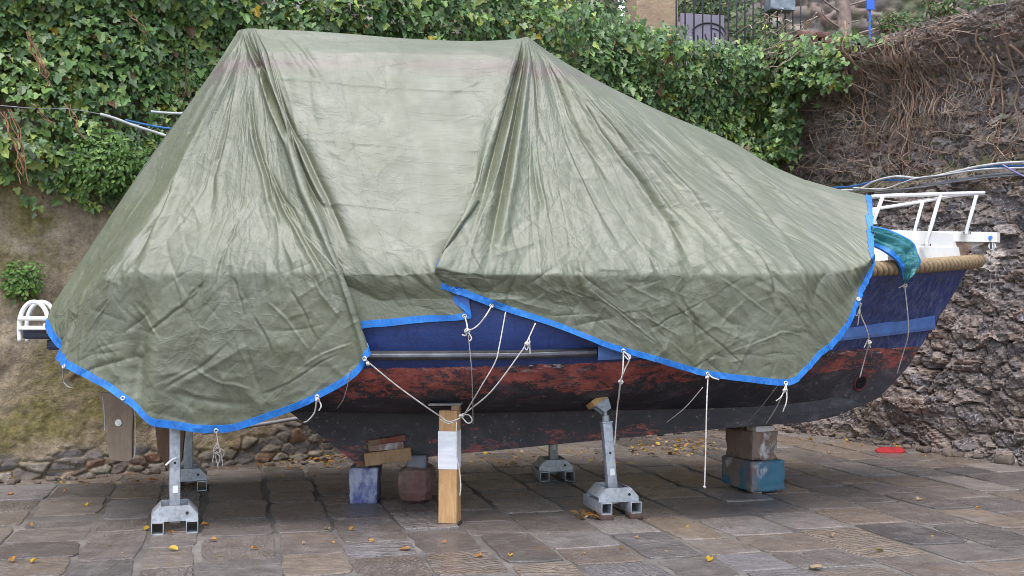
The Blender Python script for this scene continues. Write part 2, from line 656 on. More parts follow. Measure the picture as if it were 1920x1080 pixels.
def build_right_wall():
    b = np.arange(-.25, 7.5, .0155)
    z = np.arange(-.12, TOPZ + .1, .0155)
    B, Z = np.meshgrid(b, z)
    wx = .22 * fbm(B * 1.8, Z * 1.8, 3, 71)
    wz = .16 * fbm(B * 2.2, Z * 2.2, 3, 72)
    big = sstep(1.9, .7, Z + .3 * fbm(B, Z, 2, 70))              # boulders low down, thin courses above
    off = .14 * fbm(B * .7, Z * .7, 3, 60) + .055 * fbm(B * 2.1, Z * 3.0, 4, 61)
    f1, f2, id1, dx, dy = voronoi((B + wx * .7) / .33, (Z + wz * .7) / .19, 3, .98)
    h1 = np.sqrt(np.clip(sstep(.0, .12, f2 - f1), 0, 1)) * (.3 + .7 * id1) * .085 + dy * .07 * ((id1 * 7.3) % 1 - .35) + dx * .07 * ((id1 * 13.7) % 1 - .5)
    g1 = sstep(.02, .1, f2 - f1)
    f1, f2, id2, dx, dy = voronoi((B + wx * .4) / .17, (Z + wz * .5) / .08, 8, .98)
    h2 = np.sqrt(sstep(.0, .15, f2 - f1)) * (.25 + .75 * id2) * .06 + dy * .04 * ((id2 * 7.3) % 1 - .4) + dx * .04 * ((id2 * 13.7) % 1 - .5)
    g2 = sstep(.02, .13, f2 - f1)
    f1, f2, id3, dx, dy = voronoi((B + wx * .6) / .085, (Z + wz * .8) / .05, 15, .95)
    h3 = sstep(0, .2, f2 - f1) * id3 * .014
    off += .018 * fbm(B * 7, Z * 11, 4, 67) + .010 * fbm(B * 19, Z * 27, 3, 68)
    off += big * (h1 + .55 * h2) + (1 - big) * (h2 + .02) + h3 + .022 * np.abs(fbm(B * 9, Z * 14, 4, 66))
    led = LEDGE(B) + .08 * fbm(B * 1.5, Z * 0, 3, 77)
    ledge = sstep(.06, -.06, Z - led)
    off += .15 * ledge
    lean = .10 * (TOPZ - Z) / TOPZ
    off += lean * 2.0
    off += -.10
    over = sstep(3.3, 3.75, Z + .1 * fbm(B * 2, Z * 0, 3, 78))
    off += over * .22
    corner = sstep(.55, .1, B + .2 * fbm(Z * 2, B * 2, 3, 79)) * sstep(1.0, 1.6, Z)
    off = off * (1 - .75 * corner)
    mossm = np.exp(-((Z - led - .02) / .1) ** 2) * .9 + .12 * sstep(.1, .5, fbm(B, Z, 3, 81)) + corner * .3
    tint = np.where(big > .5, id1 * .7 + .3 * id2, id2)
    o = mk("rock_wall", right_pt(B, Z, off).reshape(-1, 3), [grid_faces(len(z), len(b))], rock_material(), None,
           {"tint": tint.ravel(), "gap": (big * g1 * (.6 + .4 * g2) + (1 - big) * g2).ravel(), "moss": mossm.ravel()}, smooth=False)
    tag(o, "rough dark rubble rock wall beyond the bow, brown vines on its upper half", "wall")
    return off


ROFF = build_right_wall()


def roff(bv, zv):
    i = np.clip(((np.asarray(zv) + .12) / .0155).astype(int), 0, ROFF.shape[0] - 1)
    j = np.clip(((np.asarray(bv) + .25) / .0155).astype(int), 0, ROFF.shape[1] - 1)
    return ROFF[i, j]


# terrace behind the walls
def build_terrace():
    m = Mat("dark_soil", rough=.9)
    m.set("Base Color", m.ramp(m.noise(6, 8, None, .7), [(.3, (.045, .032, .024)), (.7, (.15, .105, .08))]))
    m.bump(m.noise(12, 8, None, .7), .8, .05)
    n = 90
    a = np.linspace(-6, CORNER_A, n)
    V, Fc = [], []
    rows = []
    for t in np.linspace(0, 1, 24):
        d = t * 9.0
        L = np.concatenate([WA + a[:, None] * WU - d * WN, WC + np.linspace(.1, 7.5, n)[:, None] * RU - d * RN])
        # straight sheet behind both faces: blend so that it reads as one level bank
        z = TOPZ - .03 + .25 * t + .10 * fbm(L[:, 0] * 2, L[:, 1] * 2, 3, 90) * min(1, t * 8)
        rows.append(np.c_[L, z])
    V = np.concatenate(rows)
    o = mk("terrace", V, [grid_faces(24, 2 * n)], m.m, smooth=True)
    tag(o, "dark soil bank on top of the retaining walls", "ground", kind="structure")


build_terrace()

# ------------------------------------------------------------------ the boat
BOFF = 7.54


def cy(x):
    return BOFF + .13 * x


STEM = np.array([[.50, 2.0], [.535, 2.23], [.6, 2.42], [.66, 2.57], [.867, 2.775], [1.205, 3.0], [1.45, 3.16], [1.64, 3.265], [1.9, 3.36]])
X_STERN = -2.32


def xstem(z):
    return np.interp(z, STEM[:, 0], STEM[:, 1])


def sheer(s):
    return 1.47 + .03 * (1 - s) ** 2 + .16 * np.clip((s - .45) / .55, 0, 1) ** 1.8


ZB = .60


def hull_pt(s, w):
    """Near-side hull surface: s 0..1 stern to stem, w 0..1 keel to sheer. Returns x, half breadth, z."""
    zs = sheer(s)
    zb = ZB + .05 * np.clip((.35 - s) / .35, 0, 1)
    z = zb + (zs - zb) * w
    z1 = ZB + (sheer(1.0) - ZB) * w
    x = X_STERN + (xstem(z1) - X_STERN) * s
    q = 1.55 + 1.0 * w
    t = np.clip((s - .42) / .58, 0, 1)
    plan = 1 - t ** q
    plan = plan * (1 - .36 * np.clip((.42 - s) / .42, 0, 1) ** 2)
    full = (1 - (1 - w) ** 3.4) ** (1 / 1.9)
    vee = .22 * w + .78 * w ** .62
    k = np.clip((s - .45) / .5, 0, 1)
    k = k * k * (3 - 2 * k)
    f = full * (1 - k) + vee * k
    tum = 1 - .03 * np.clip(w - .7, 0, 1)
    return x, .03 + 1.18 * plan * f * tum, z


def sheer_half(x):
    ss = np.linspace(0, 1, 300)
    xx, hb, zz = hull_pt(ss, np.ones_like(ss))
    return np.interp(x, xx, hb), np.interp(x, xx, zz)


def near_at_px(px, extra=.085):
    """Depth of the near gunwale under a photo column."""
    Y = 6.4
    for _ in range(30):
        X = (px - 960) * Y / F
        hb, _z = sheer_half(np.clip(X, X_STERN, 3.3))
        Y = float(cy(X) - hb - extra - .075 * np.clip((X - .9) / .8, 0, 1))
    return Y


def hull_material():
    m = Mat("hull_paint", rough=.45)
    x, y, z = m.xyz()
    pos = m.obj()
    edge = m.math('ADD', m.math('MULTIPLY', m.math('SUBTRACT', m.noise(11, 6, pos, .7), .5), .05), z)
    wl = m.math('ADD', .962, m.math('MULTIPLY', x, .02))
    above = m.math('GREATER_THAN', edge, wl)
    blue = m.ramp(m.noise(2.5, 7, m.scale(pos, (1, 1, 3)), .65), [(.3, (.010, .024, .10)), (.55, (.014, .036, .15)), (.75, (.03, .06, .2))])
    chalk = m.ramp(m.noise(9, 8, m.scale(pos, (3.5, 3.5, .5)), .75), [(.44, 0.0), (.66, .7)])
    blue = m.mix(m.math('MULTIPLY', chalk, m.math('MULTIPLY', m.math('SUBTRACT', x, .9), .5, True)), blue, (.16, .17, .27))
    top = m.math('GREATER_THAN', z, m.math('ADD', 1.46, m.math('MULTIPLY', m.math('SUBTRACT', x, 2.2), .05)))
    blue = m.mix(m.math('MULTIPLY', top, .5), blue, (.045, .055, .2))
    streak = m.ramp(m.noise(5, 3, m.scale(pos, (5, 5, .25)), .5), [(.6, 0.0), (.66, .55), (.7, 0.0)])
    blue = m.mix(streak, blue, (.012, .015, .05))
    # antifouling: red showing through black
    zz = m.math('SUBTRACT', wl, z)
    redzone = m.ramp(zz, [(0.0, .5), (.07, .52), (.15, .44), (.24, .26), (.42, .22), (.5, .36), (.7, .42)])
    redzone = m.math('ADD', redzone, m.math('MULTIPLY', m.math('MULTIPLY', m.math('SUBTRACT', x, 1.0), .5, True), -.06))
    nz = m.math('ADD', m.math('MULTIPLY', m.noise(4.6, 10, m.scale(pos, (1, 1, 2.6)), .82, .7), .75), m.math('MULTIPLY', m.noise(16, 8, m.scale(pos, (1, 1, 2)), .8), .25))
    nz = m.math('ADD', m.math('MULTIPLY', m.math('SUBTRACT', nz, .5), 1.9), .5)
    isred = m.ramp(m.math('MULTIPLY', m.math('SUBTRACT', m.math('ADD', redzone, nz), .92), 12.0, True), [(0, 0.0), (1, 1.0)])
    red = m.ramp(m.noise(5, 8, pos, .75, .6), [(.3, (.07, .026, .028)), (.4, (.2, .05, .045)), (.52, (.32, .075, .06)), (.6, (.38, .12, .1)), (.66, (.62, .1, .045))])
    black = m.ramp(m.noise(6, 8, m.scale(pos, (1, 1, 1.5)), .7), [(.3, (.018, .017, .022)), (.55, (.04, .037, .045)), (.72, (.11, .1, .115))])
    af = m.mix(isred, black, red)
    chip = m.ramp(m.noise(24, 5, pos, .75), [(.62, 0.0), (.66, 1.0)])
    af = m.mix(m.math('MULTIPLY', chip, .7), af, (.3, .25, .25))
    scuff = m.math('MULTIPLY', m.ramp(zz, [(0.0, 0.0), (.004, 1.0), (.022, .7), (.05, 0.0)]), m.ramp(m.noise(6, 7, m.scale(pos, (1, 1, 4)), .75), [(.56, 0.0), (.64, 1.0)]))
    af = m.mix(scuff, af, (.55, .52, .55))
    m.set("Base Color", m.mix(above, af, blue))
    m.set("Roughness", m.mix(above, (.5, .5, .5), m.ramp(m.noise(7, 5), [(.3, .28), (.7, .48)])))
    m.bump(m.noise(18, 10, pos, .78), .55, .012)
    return m.m


M_HULL = hull_material()
M_WHITE = simple("white_gelcoat", (.78, .77, .74), .35, .5, var=.07, scale=5, bump=.08)
M_TUBE = simple("white_tube", (.8, .8, .8), .3, .5, var=.06, scale=12, bump=.03)
M_BLACKRAIL = simple("black_rubber", (.035, .035, .037), .5, .4, var=.4, bump=.2)
M_GREYRAIL = simple("worn_alloy", (.13, .13, .15), .45, .5, metal=.4, var=.3)
M_STRAKE = simple("faded_blue", (.085, .17, .42), .45, .5, var=.3, scale=6, bump=.25, bscale=30)
M_STEEL = simple("stainless", (.6, .6, .62), .25, .5, metal=1, var=.1)
M_DARK = simple("black_hole", (.012, .012, .012), .8, .2, var=.2)


def rope_mat(name, col):
    m = Mat(name, col, .85, .2)
    m.set("Base Color", m.ramp(m.noise(60, 4), [(.3, tuple(c * .62 for c in col)), (.7, col)]))
    m.bump(m.noise(160, 4), .6, .004)
    return m.m


M_HEMP = rope_mat("tan_rope", (.36, .265, .16))
M_ROPE = rope_mat("white_rope", (.62, .58, .54))
M_DIRTYROPE = rope_mat("grey_rope", (.34, .3, .28))

boat = root("boat", (0, BOFF, 0), "blue fishing boat propped on stands, red and black worn bottom, under a green tarp", "boat")


def build_hull():
    ns, nw = 150, 56
    s = np.concatenate([np.linspace(0, .8, 90, endpoint=False), np.linspace(.8, 1, 60)])
    w = np.linspace(0, 1, nw) ** 1.35
    S, W = np.meshgrid(s, w)
    x, hb, z = hull_pt(S, W)
    near = np.stack([x, cy(x) - hb, z], -1)
    far = np.stack([x, cy(x) + hb, z], -1)
    V = np.concatenate([near.reshape(-1, 3), far.reshape(-1, 3)])
    g = grid_faces(nw, ns)
    k = nw * ns
    bl = [g, (g + k)[:, ::-1]]
    r = np.arange(nw - 1) * ns                       # transom
    bl.append(np.stack([r + k, r, r + ns, r + ns + k], 1)[:, ::-1])
    r = np.arange(nw - 1) * ns + ns - 1              # stem face
    bl.append(np.stack([r, r + k, r + ns + k, r + ns], 1)[:, ::-1])
    r = np.arange(ns - 1)                            # bottom
    bl.append(np.stack([r, r + k, r + 1 + k, r + 1], 1))
    o = mk("hull", V, bl, M_HULL, boat)
    autosmooth(o, 40)
    # keel
    prof = [(-1.5, .66), (-1.02, .268), (0.0, .35), (1.0, .432), (1.63, .478), (2.05, .50), (2.26, .542), (2.44, .62), (2.3, .67), (1.5, .68), (0, .68)]
    mb = MB()
    n = len(prof)
    lo = []
    for sgn in (-1, 1):
        lo.append(np.array([[px, cy(px) + sgn * (.055 if pz < .56 else .07), pz] for px, pz in prof]))
    vs = np.concatenate(lo)
    fs = [list(range(n))[::-1], [n + i for i in range(n)]] + [[i, (i + 1) % n, n + (i + 1) % n, n + i] for i in range(n)]
    mb.add(vs, fs)
    mb.build("keel", M_HULL, boat)
    # deck
    ss = np.linspace(0, 1, 60)
    x, hb, z = hull_pt(ss, np.ones_like(ss))
    d = .02
    V = np.concatenate([np.stack([x, cy(x) - hb * .99, z - d], -1), np.stack([x, cy(x), z + .03], -1), np.stack([x, cy(x) + hb * .99, z - d], -1)])
    mk("deck", V, [grid_faces(3, 60)], M_WHITE, boat, smooth=True)
    return near


NEAR = build_hull()
NEAR_PX = np.stack([960 + NEAR[..., 0] * F / NEAR[..., 1], HZ + (H - NEAR[..., 2]) * F / NEAR[..., 1]], -1)


def hull_at(px, py, out=0.0):
    d = np.hypot(NEAR_PX[..., 0] - px, NEAR_PX[..., 1] - py)
    i, j = np.unravel_index(np.argmin(d), d.shape)
    a = NEAR[min(i + 1, NEAR.shape[0] - 1), j] - NEAR[max(i - 1, 0), j]
    b = NEAR[i, min(j + 1, NEAR.shape[1] - 1)] - NEAR[i, max(j - 1, 0)]
    n = np.cross(b, a)
    n /= np.linalg.norm(n)
    if n[1] > 0:
        n = -n
    return NEAR[i, j] + n * out, n


def hull_line(x0, x1, zf, n, out):
    """Points on the near hull at height zf(x)."""
    ss = np.linspace(0, 1, 400)
    ww = np.linspace(0, 1, 120)
    S, W = np.meshgrid(ss, ww)
    X, HB, Z = hull_pt(S, W)
    pts = []
    for x in np.linspace(x0, x1, n):
        k = np.argmin((X - x) ** 2 * 4 + (Z - zf(x)) ** 2)
        pts.append([x, HB.ravel()[k] + out, zf(x)])
    return np.array(pts)


def strip(mb, pts, hgt, thick, side=-1):
    V, n = [], len(pts)
    prof = [(-hgt / 2, -.02), (-hgt / 2, thick * .6), (-hgt * .3, thick), (hgt * .3, thick), (hgt / 2, thick * .6), (hgt / 2, -.02)]
    for x, hb, z in pts:
        for dz, o in prof:
            V.append([x, cy(x) + side * (hb + o), z + dz])
    k = len(prof)
    fs = []
    for i in range(n - 1):
        for j in range(k):
            j2 = (j + 1) % k
            fs.append([i * k + j, i * k + j2, (i + 1) * k + j2, (i + 1) * k + j])
    fs += [list(range(k)), [(n - 1) * k + j for j in range(k)][::-1]]
    mb.add(V, fs)


ZSTR = lambda x: 1.025 + .02 * np.clip(x, 0, 9) + .012 * np.clip(x, 0, 9) ** 2
for side in (-1, 1):
    mb = MB()
    pts = hull_line(.5, 2.965, ZSTR, 60, 0)
    strip(mb, pts, .10, .032, side)
    o = mb.build("rubbing_strake", M_STRAKE, boat)
    o["label"] = "faded light blue strake"
    mb = MB()
    pts = hull_line(-2.28, .495, ZSTR, 50, 0)
    strip(mb, pts, .052, .03, side)
    o = mb.build("rubbing_rail", M_BLACKRAIL, boat)
    mb = MB()
    pts = pts.copy()
    pts[:, 1] += .029
    strip(mb, pts, .02, .006, side)
    mb.build("alloy_strip", M_GREYRAIL, o)

# white bulwark board along both sides of the bow, with a toe board
for side in (-1, 1):
    mb = MB()
    n = 40
    xs = np.linspace(2.45, 3.21, n)
    hb, zz = sheer_half(xs)
    tp = 1.80 + 0 * xs + .012 * (xs - 2.3)
    V, k = [], 6
    prof = [(0, 0), (0, .55), (-.012, .58), (-.012, 1.0), (-.06, 1.0), (-.06, 0)]
    for x, h, z, t in zip(xs, hb, zz, tp):
        h = max(h, .05)
        for o_, f in prof:
            V.append([x, cy(x) + side * max(h - .01 + o_ - .04 * f, .012), z - .02 + (t - z + .02) * f])
    fs = []
    for i in range(n - 1):
        for j in range(k):
            j2 = (j + 1) % k
            fs.append([i * k + j, i * k + j2, (i + 1) * k + j2, (i + 1) * k + j])
    fs += [list(range(k)), [(n - 1) * k + j for j in range(k)][::-1]]
    mb.add(V, fs)
    mb.build("bulwark", M_WHITE, boat)

# bow platform plank with rounded end and roller
mb = MB()
out = [(2.7, -.17), (3.33, -.11), (3.42, -.09), (3.46, -.05), (3.47, 0), (3.46, .05), (3.42, .09), (3.33, .11), (2.7, .17)]
mb.prism([[x, cy(x) + y, 1.755] for x, y in out], np.zeros(3), np.array([0, 0, .07]))
bow = mb.build("bow_platform", M_WHITE, boat)
mb = MB()
mb.prism([[3.1, cy(3.1) - .012, 1.76], [3.38, cy(3.38) - .012, 1.76], [3.24, cy(3.24) - .012, 1.70], [3.1, cy(3.1) - .012, 1.66]], np.zeros(3), np.array([0, .03, 0]))
mb.build("bracket", M_WHITE, bow)
mb = MB()
p = np.array([3.36, cy(3.36) - .104, 1.785])
mb.tube([p, p + [0, -.012, 0]], .014, 12)
o = mb.build("bolt_cap", simple("blue_cap", (.03, .16, .55), .4), bow)
mb = MB()
p = np.array([3.40, cy(3.4), 1.73])
mb.tube([p + [0, -.05, 0], p + [0, .05, 0]], .028, 14)
mb.tube([p + [0, -.06, .03], p + [0, -.06, -.02]], .012, 8)
mb.tube([p + [0, .06, .03], p + [0, .06, -.02]], .012, 8)
mb.build("anchor_roller", M_STEEL, bow)

# broken brown end of the rail capping
mb = MB()
mb.box([3.14, cy(3.14) - .10, 1.70], (.13, .05, .1), Matrix.Rotation(.5, 3, 'Y'), .01, jitter=.012)
mb.build("rotten_wood", simple("rotten_wood", (.2, .13, .09), .8, var=.5, scale=20), boat)

# twisted rope fender round the bow
def twisted(path, rad, pitch, strands=3, sr=None):
    path = np.asarray(path)
    seg = np.linalg.norm(np.diff(path, axis=0), axis=1)
    L = np.concatenate([[0], np.cumsum(seg)])
    m = int(L[-1] / pitch * 18)
    d = np.linspace(0, L[-1], m)
    p = np.stack([np.interp(d, L, path[:, i]) for i in range(3)], 1)
    t = np.gradient(p, axis=0)
    t /= np.linalg.norm(t, axis=1, keepdims=True)
    upv = np.array([0, 0, 1.0])
    a = np.cross(t, upv)
    a /= np.linalg.norm(a, axis=1, keepdims=True)
    b = np.cross(a, t)
    mb = MB()
    for k in range(strands):
        ph = -2 * math.pi * d / pitch + k * 2 * math.pi / strands
        q = p + rad * (np.cos(ph)[:, None] * a + np.sin(ph)[:, None] * b)
        mb.tube(q, sr or rad * 1.05, 8)
    return mb


xs = np.linspace(2.1, 3.24, 60)
hb, zz = sheer_half(xs)
nearp = np.stack([xs, cy(xs) - hb - .045, zz - .012], -1)
tip = np.array([[3.31, cy(3.31) - .03, 1.625], [3.32, cy(3.31), 1.625], [3.31, cy(3.31) + .03, 1.625]])
farp = np.stack([xs, cy(xs) + hb + .045, zz - .012], -1)[::-1]
o = twisted(np.concatenate([nearp, tip, farp]),     .030, .165, 3, .0205).build("rope_fender", M_HEMP, boat, smooth=True)

# pulpit rail
def pulpit():
    near = {}
    r = .0135
    top_n = [at(1634, 369, 7.40), at(1655, 367.5, 7.36), at(1700, 366, 7.4), at(1762, 364, 7.53), at(1835, 362, 7.8), at(1838, 362, 7.95)]
    top_f = [at(1838, 362, 7.95), at(1790, 366, 8.2), at(1735, 377, 8.42), at(1640, 392, 8.55), at(1560, 404, 8.62)]
    mb = MB()
    mb.tube(smooth_path(top_n + top_f[1:], 90), r, 10)
    g = mb.build("pulpit_rail", M_TUBE, boat, smooth=True)
    feet = [((1637, 417, 7.24), (1655, 369, 7.33)), ((1736, 459, 7.42), (1763, 365, 7.53)), ((1811, 437, 7.78), (1832, 363, 7.86)),
            ((1714, 436, 8.33), (1730, 378, 8.43)), ((1622, 448, 8.5), (1640, 392, 8.55))]
    for a, b in feet:
        mb = MB()
        mb.tube([at(*a), at(*b)], r * .95, 10)
        st = mb.build("stanchion", M_TUBE, boat, smooth=True)
        mb = MB()
        mb.tube([at(*a) + [0, 0, -.01], at(*a) + [0, 0, .006]], .032, 12)
        mb.build("foot_plate", M_STEEL, st)
    mb = MB()
    mb.tube(smooth_path([at(1648, 374, 7.32), at(1690, 379, 7.4), at(1730, 374, 7.5), at(1790, 367, 7.7)], 24), .004, 6)
    mb.build("guard_line", M_ROPE, boat, smooth=True)


pulpit()

# bow thruster tunnel
p, nrm = hull_at(1611, 717)
mb = MB()
q = Vector(nrm).to_track_quat('Z', 'Y').to_matrix()
ang = np.linspace(0, 2 * math.pi, 28, endpoint=False)
ring = []
R = np.array(q)
for rr, dz in ((.048, .004), (.058, .012), (.068, .004), (.068, -.05)):
    ring.append(p + (np.c_[rr * np.cos(ang) * .8, rr * np.sin(ang) * 1.0, np.full(28, dz)] @ R.T))
V = np.concatenate(ring)
fs = []
for i in range(3):
    for j in range(28):
        fs.append([i * 28 + j, i * 28 + (j + 1) % 28, (i + 1) * 28 + (j + 1) % 28, (i + 1) * 28 + j])
mb.add(V, fs)
th = mb.build("thruster_tunnel", simple("red_ring", (.1, .02, .02), .6, var=.5, scale=30), boat, smooth=True)
mb = MB()
mb.add(p + (np.c_[.05 * np.cos(ang) * .8, .05 * np.sin(ang), np.full(28, .007)] @ R.T), [list(range(28))])
mb.tube([p + R @ np.array([-.03, -.02, .012]), p + R @ np.array([.03, .02, .012])], .006, 6)
mb.build("propeller_hole", M_DARK, th)

# stern platform and ladder
mb = MB()
mb.box([-2.72, 7.17 + .42, 1.13], (.84, .84, .075), None, .015)
mb.box([-2.66, 7.2 + .35, 1.055], (.68, .7, .07), None, .02)
plat = mb.build("swim_platform", simple("dark_blue_platform", (.035, .04, .075), .5, var=.35), boat)
mb = MB()
mb.box([-2.8, 7.45, 1.178], (.6, .1, .022), None, .006)
mb.box([-2.8, 7.7, 1.178], (.6, .1, .022), None, .006)
mb.build("platform_slat", M_WHITE, plat)
lad = None
Yl = 7.12
for dY, dx in ((0, 0), (.3, 14)):
    mb = MB()
    f = Yl + dY
    path = [at(37 + dx, 640, f), at(36 + dx, 612, f), at(40 + dx, 588, f), at(50 + dx, 572, f), at(63 + dx, 566, f), at(77 + dx, 571, f), at(87 + dx, 586, f), at(91 + dx, 606, f), at(92 + dx, 625, f)]
    mb.tube(smooth_path(path, 48), .0145, 10)
    o = mb.build("ladder_hoop", M_TUBE, boat, smooth=True)
for py, c in ((596, 0), (614, 1)):
    mb = MB()
    a, b = at(35, py, Yl), at(100, py + 2, Yl)
    mb.box((a + b) / 2, (np.linalg.norm(b - a), .05, .028), None, .009)
    mb.build("ladder_rung", M_WHITE, boat)

# ------------------------------------------------------------------ the tarp
def tarp_material():
    m = Mat("olive_tarp", rough=.42, spec=1.0)
    m.set("IOR", 1.58)
    uv = m.uv()
    pos = m.obj()
    c = m.ramp(m.noise(1.6, 6, pos, .6), [(.3, (.078, .088, .042)), (.55, (.098, .108, .055)), (.75, (.124, .134, .078))])
    dust = m.ramp(m.noise(2.3, 8, m.scale(pos, (1, 1, .6)), .7), [(.48, 0.0), (.75, .45)])
    c = m.mix(dust, c, (.14, .14, .115))
    # dirty water line under the roof edge (a stain with its own shape)
    z = m.xyz(pos)[2]
    band = m.ramp(m.math('ADD', z, m.math('MULTIPLY', m.math('SUBTRACT', m.noise(2.5, 6, pos, .6), .5), .14)), [(.0, 0.0), (1, 0.0)])
    zc = m.math('ABSOLUTE', m.math('SUBTRACT', m.math('ADD', z, m.math('MULTIPLY', m.math('SUBTRACT', m.noise(2.5, 6, pos, .6), .5), .12)), 2.79))
    band = m.math('MULTIPLY', m.math('SUBTRACT', 1.0, m.math('MULTIPLY', zc, 11.0), True), m.ramp(m.noise(2.0, 5, m.scale(pos, (1, 1, .4)), .6), [(.38, .35), (.6, .95)]))
    c = m.mix(band, c, (.1, .07, .052))
    spot = m.ramp(m.noise(3.5, 7, m.scale(pos, (1, 1, 1), loc=(3, 7, 2)), .7), [(.63, 0.0), (.75, .5)])
    c = m.mix(spot, c, (.14, .11, .08))
    # reinforcing grid of the woven sheet
    gx = m.ramp(m.wave(5.2, uv, .25, 1, 1, 'X'), [(.93, 0.0), (1.0, 1.0)])
    gy = m.ramp(m.wave(5.2, uv, .25, 1, 1, 'Y'), [(.93, 0.0), (1.0, 1.0)])
    c = m.mix(m.math('MULTIPLY', m.math('MAXIMUM', gx, gy), .14), c, (.05, .06, .03))
    streak = m.ramp(m.noise(9, 5, m.scale(uv, (6, .5, 1)), .6), [(.5, 0.0), (.8, .3)])
    c = m.mix(streak, c, (.15, .155, .12))
    m.set("Base Color", c)
    m.set("Roughness", m.ramp(m.noise(5, 6, pos, .65), [(.3, .56), (.7, .68)]))
    nz = m.n('ShaderNodeTexNoise')
    m.put(nz.inputs['Vector'], uv)
    nz.inputs['Scale'].default_value = 4.0
    nz.inputs['Detail'].default_value = 4
    wp = m.mix(.22, uv, nz.outputs['Color'], 'ADD')
    cr1 = m.vor(6, m.scale(wp, (1, .55, 1), (0, 0, .5)), 'DISTANCE_TO_EDGE')
    cr2 = m.vor(13, m.scale(wp, (.55, 1, 1), (0, 0, -.6)), 'DISTANCE_TO_EDGE')
    fade = m.ramp(m.noise(2.0, 4, uv, .6), [(.38, .3), (.64, 1.0)])
    wr = m.math('MULTIPLY', m.noise(6, 4, m.scale(uv, (1.3, .9, 1)), .55, .6), .7)
    h = m.math('ADD', m.math('MULTIPLY', m.ramp(cr1, [(0, 1.0), (.05, .25), (.2, 0.0)]), m.math('MULTIPLY', fade, .115)), m.math('MULTIPLY', m.ramp(cr2, [(0, 1.0), (.06, .25), (.2, 0.0)]), m.math('MULTIPLY', fade, .09)))
    h = m.math('ADD', h, wr)
    m.bump(h, .46, .028)
    return m.m


def hem_material():
    m = Mat("blue_hem", rough=.4, spec=.5)
    pos = m.obj()
    c = m.ramp(m.noise(4, 6, pos, .65), [(.3, (.012, .12, .42)), (.5, (.016, .17, .56)), (.65, (.03, .22, .62)), (.8, (.1, .28, .62))])
    c = m.mix(m.ramp(m.noise(9, 7, pos, .75), [(.52, 0.0), (.72, .55)]), c, (.06, .1, .18))
    c = m.mix(m.ramp(m.noise(30, 4, m.scale(pos, (3, 3, .6)), .7), [(.58, 0.0), (.7, .45)]), c, (.12, .34, .62))
    m.set("Base Color", c)
    m.bump(m.noise(18, 6, m.scale(pos, (2, 2, .6)), .65), .35, .02)
    return m.m


M_TARP = tarp_material()
M_HEM = hem_material()
m_ = Mat("blue_inner", (.03, .12, .42), .42)
m_.set("Base Color", m_.ramp(m_.noise(5, 5), [(.3, (.02, .07, .3)), (.7, (.06, .16, .5))]))
M_INNER = m_.m

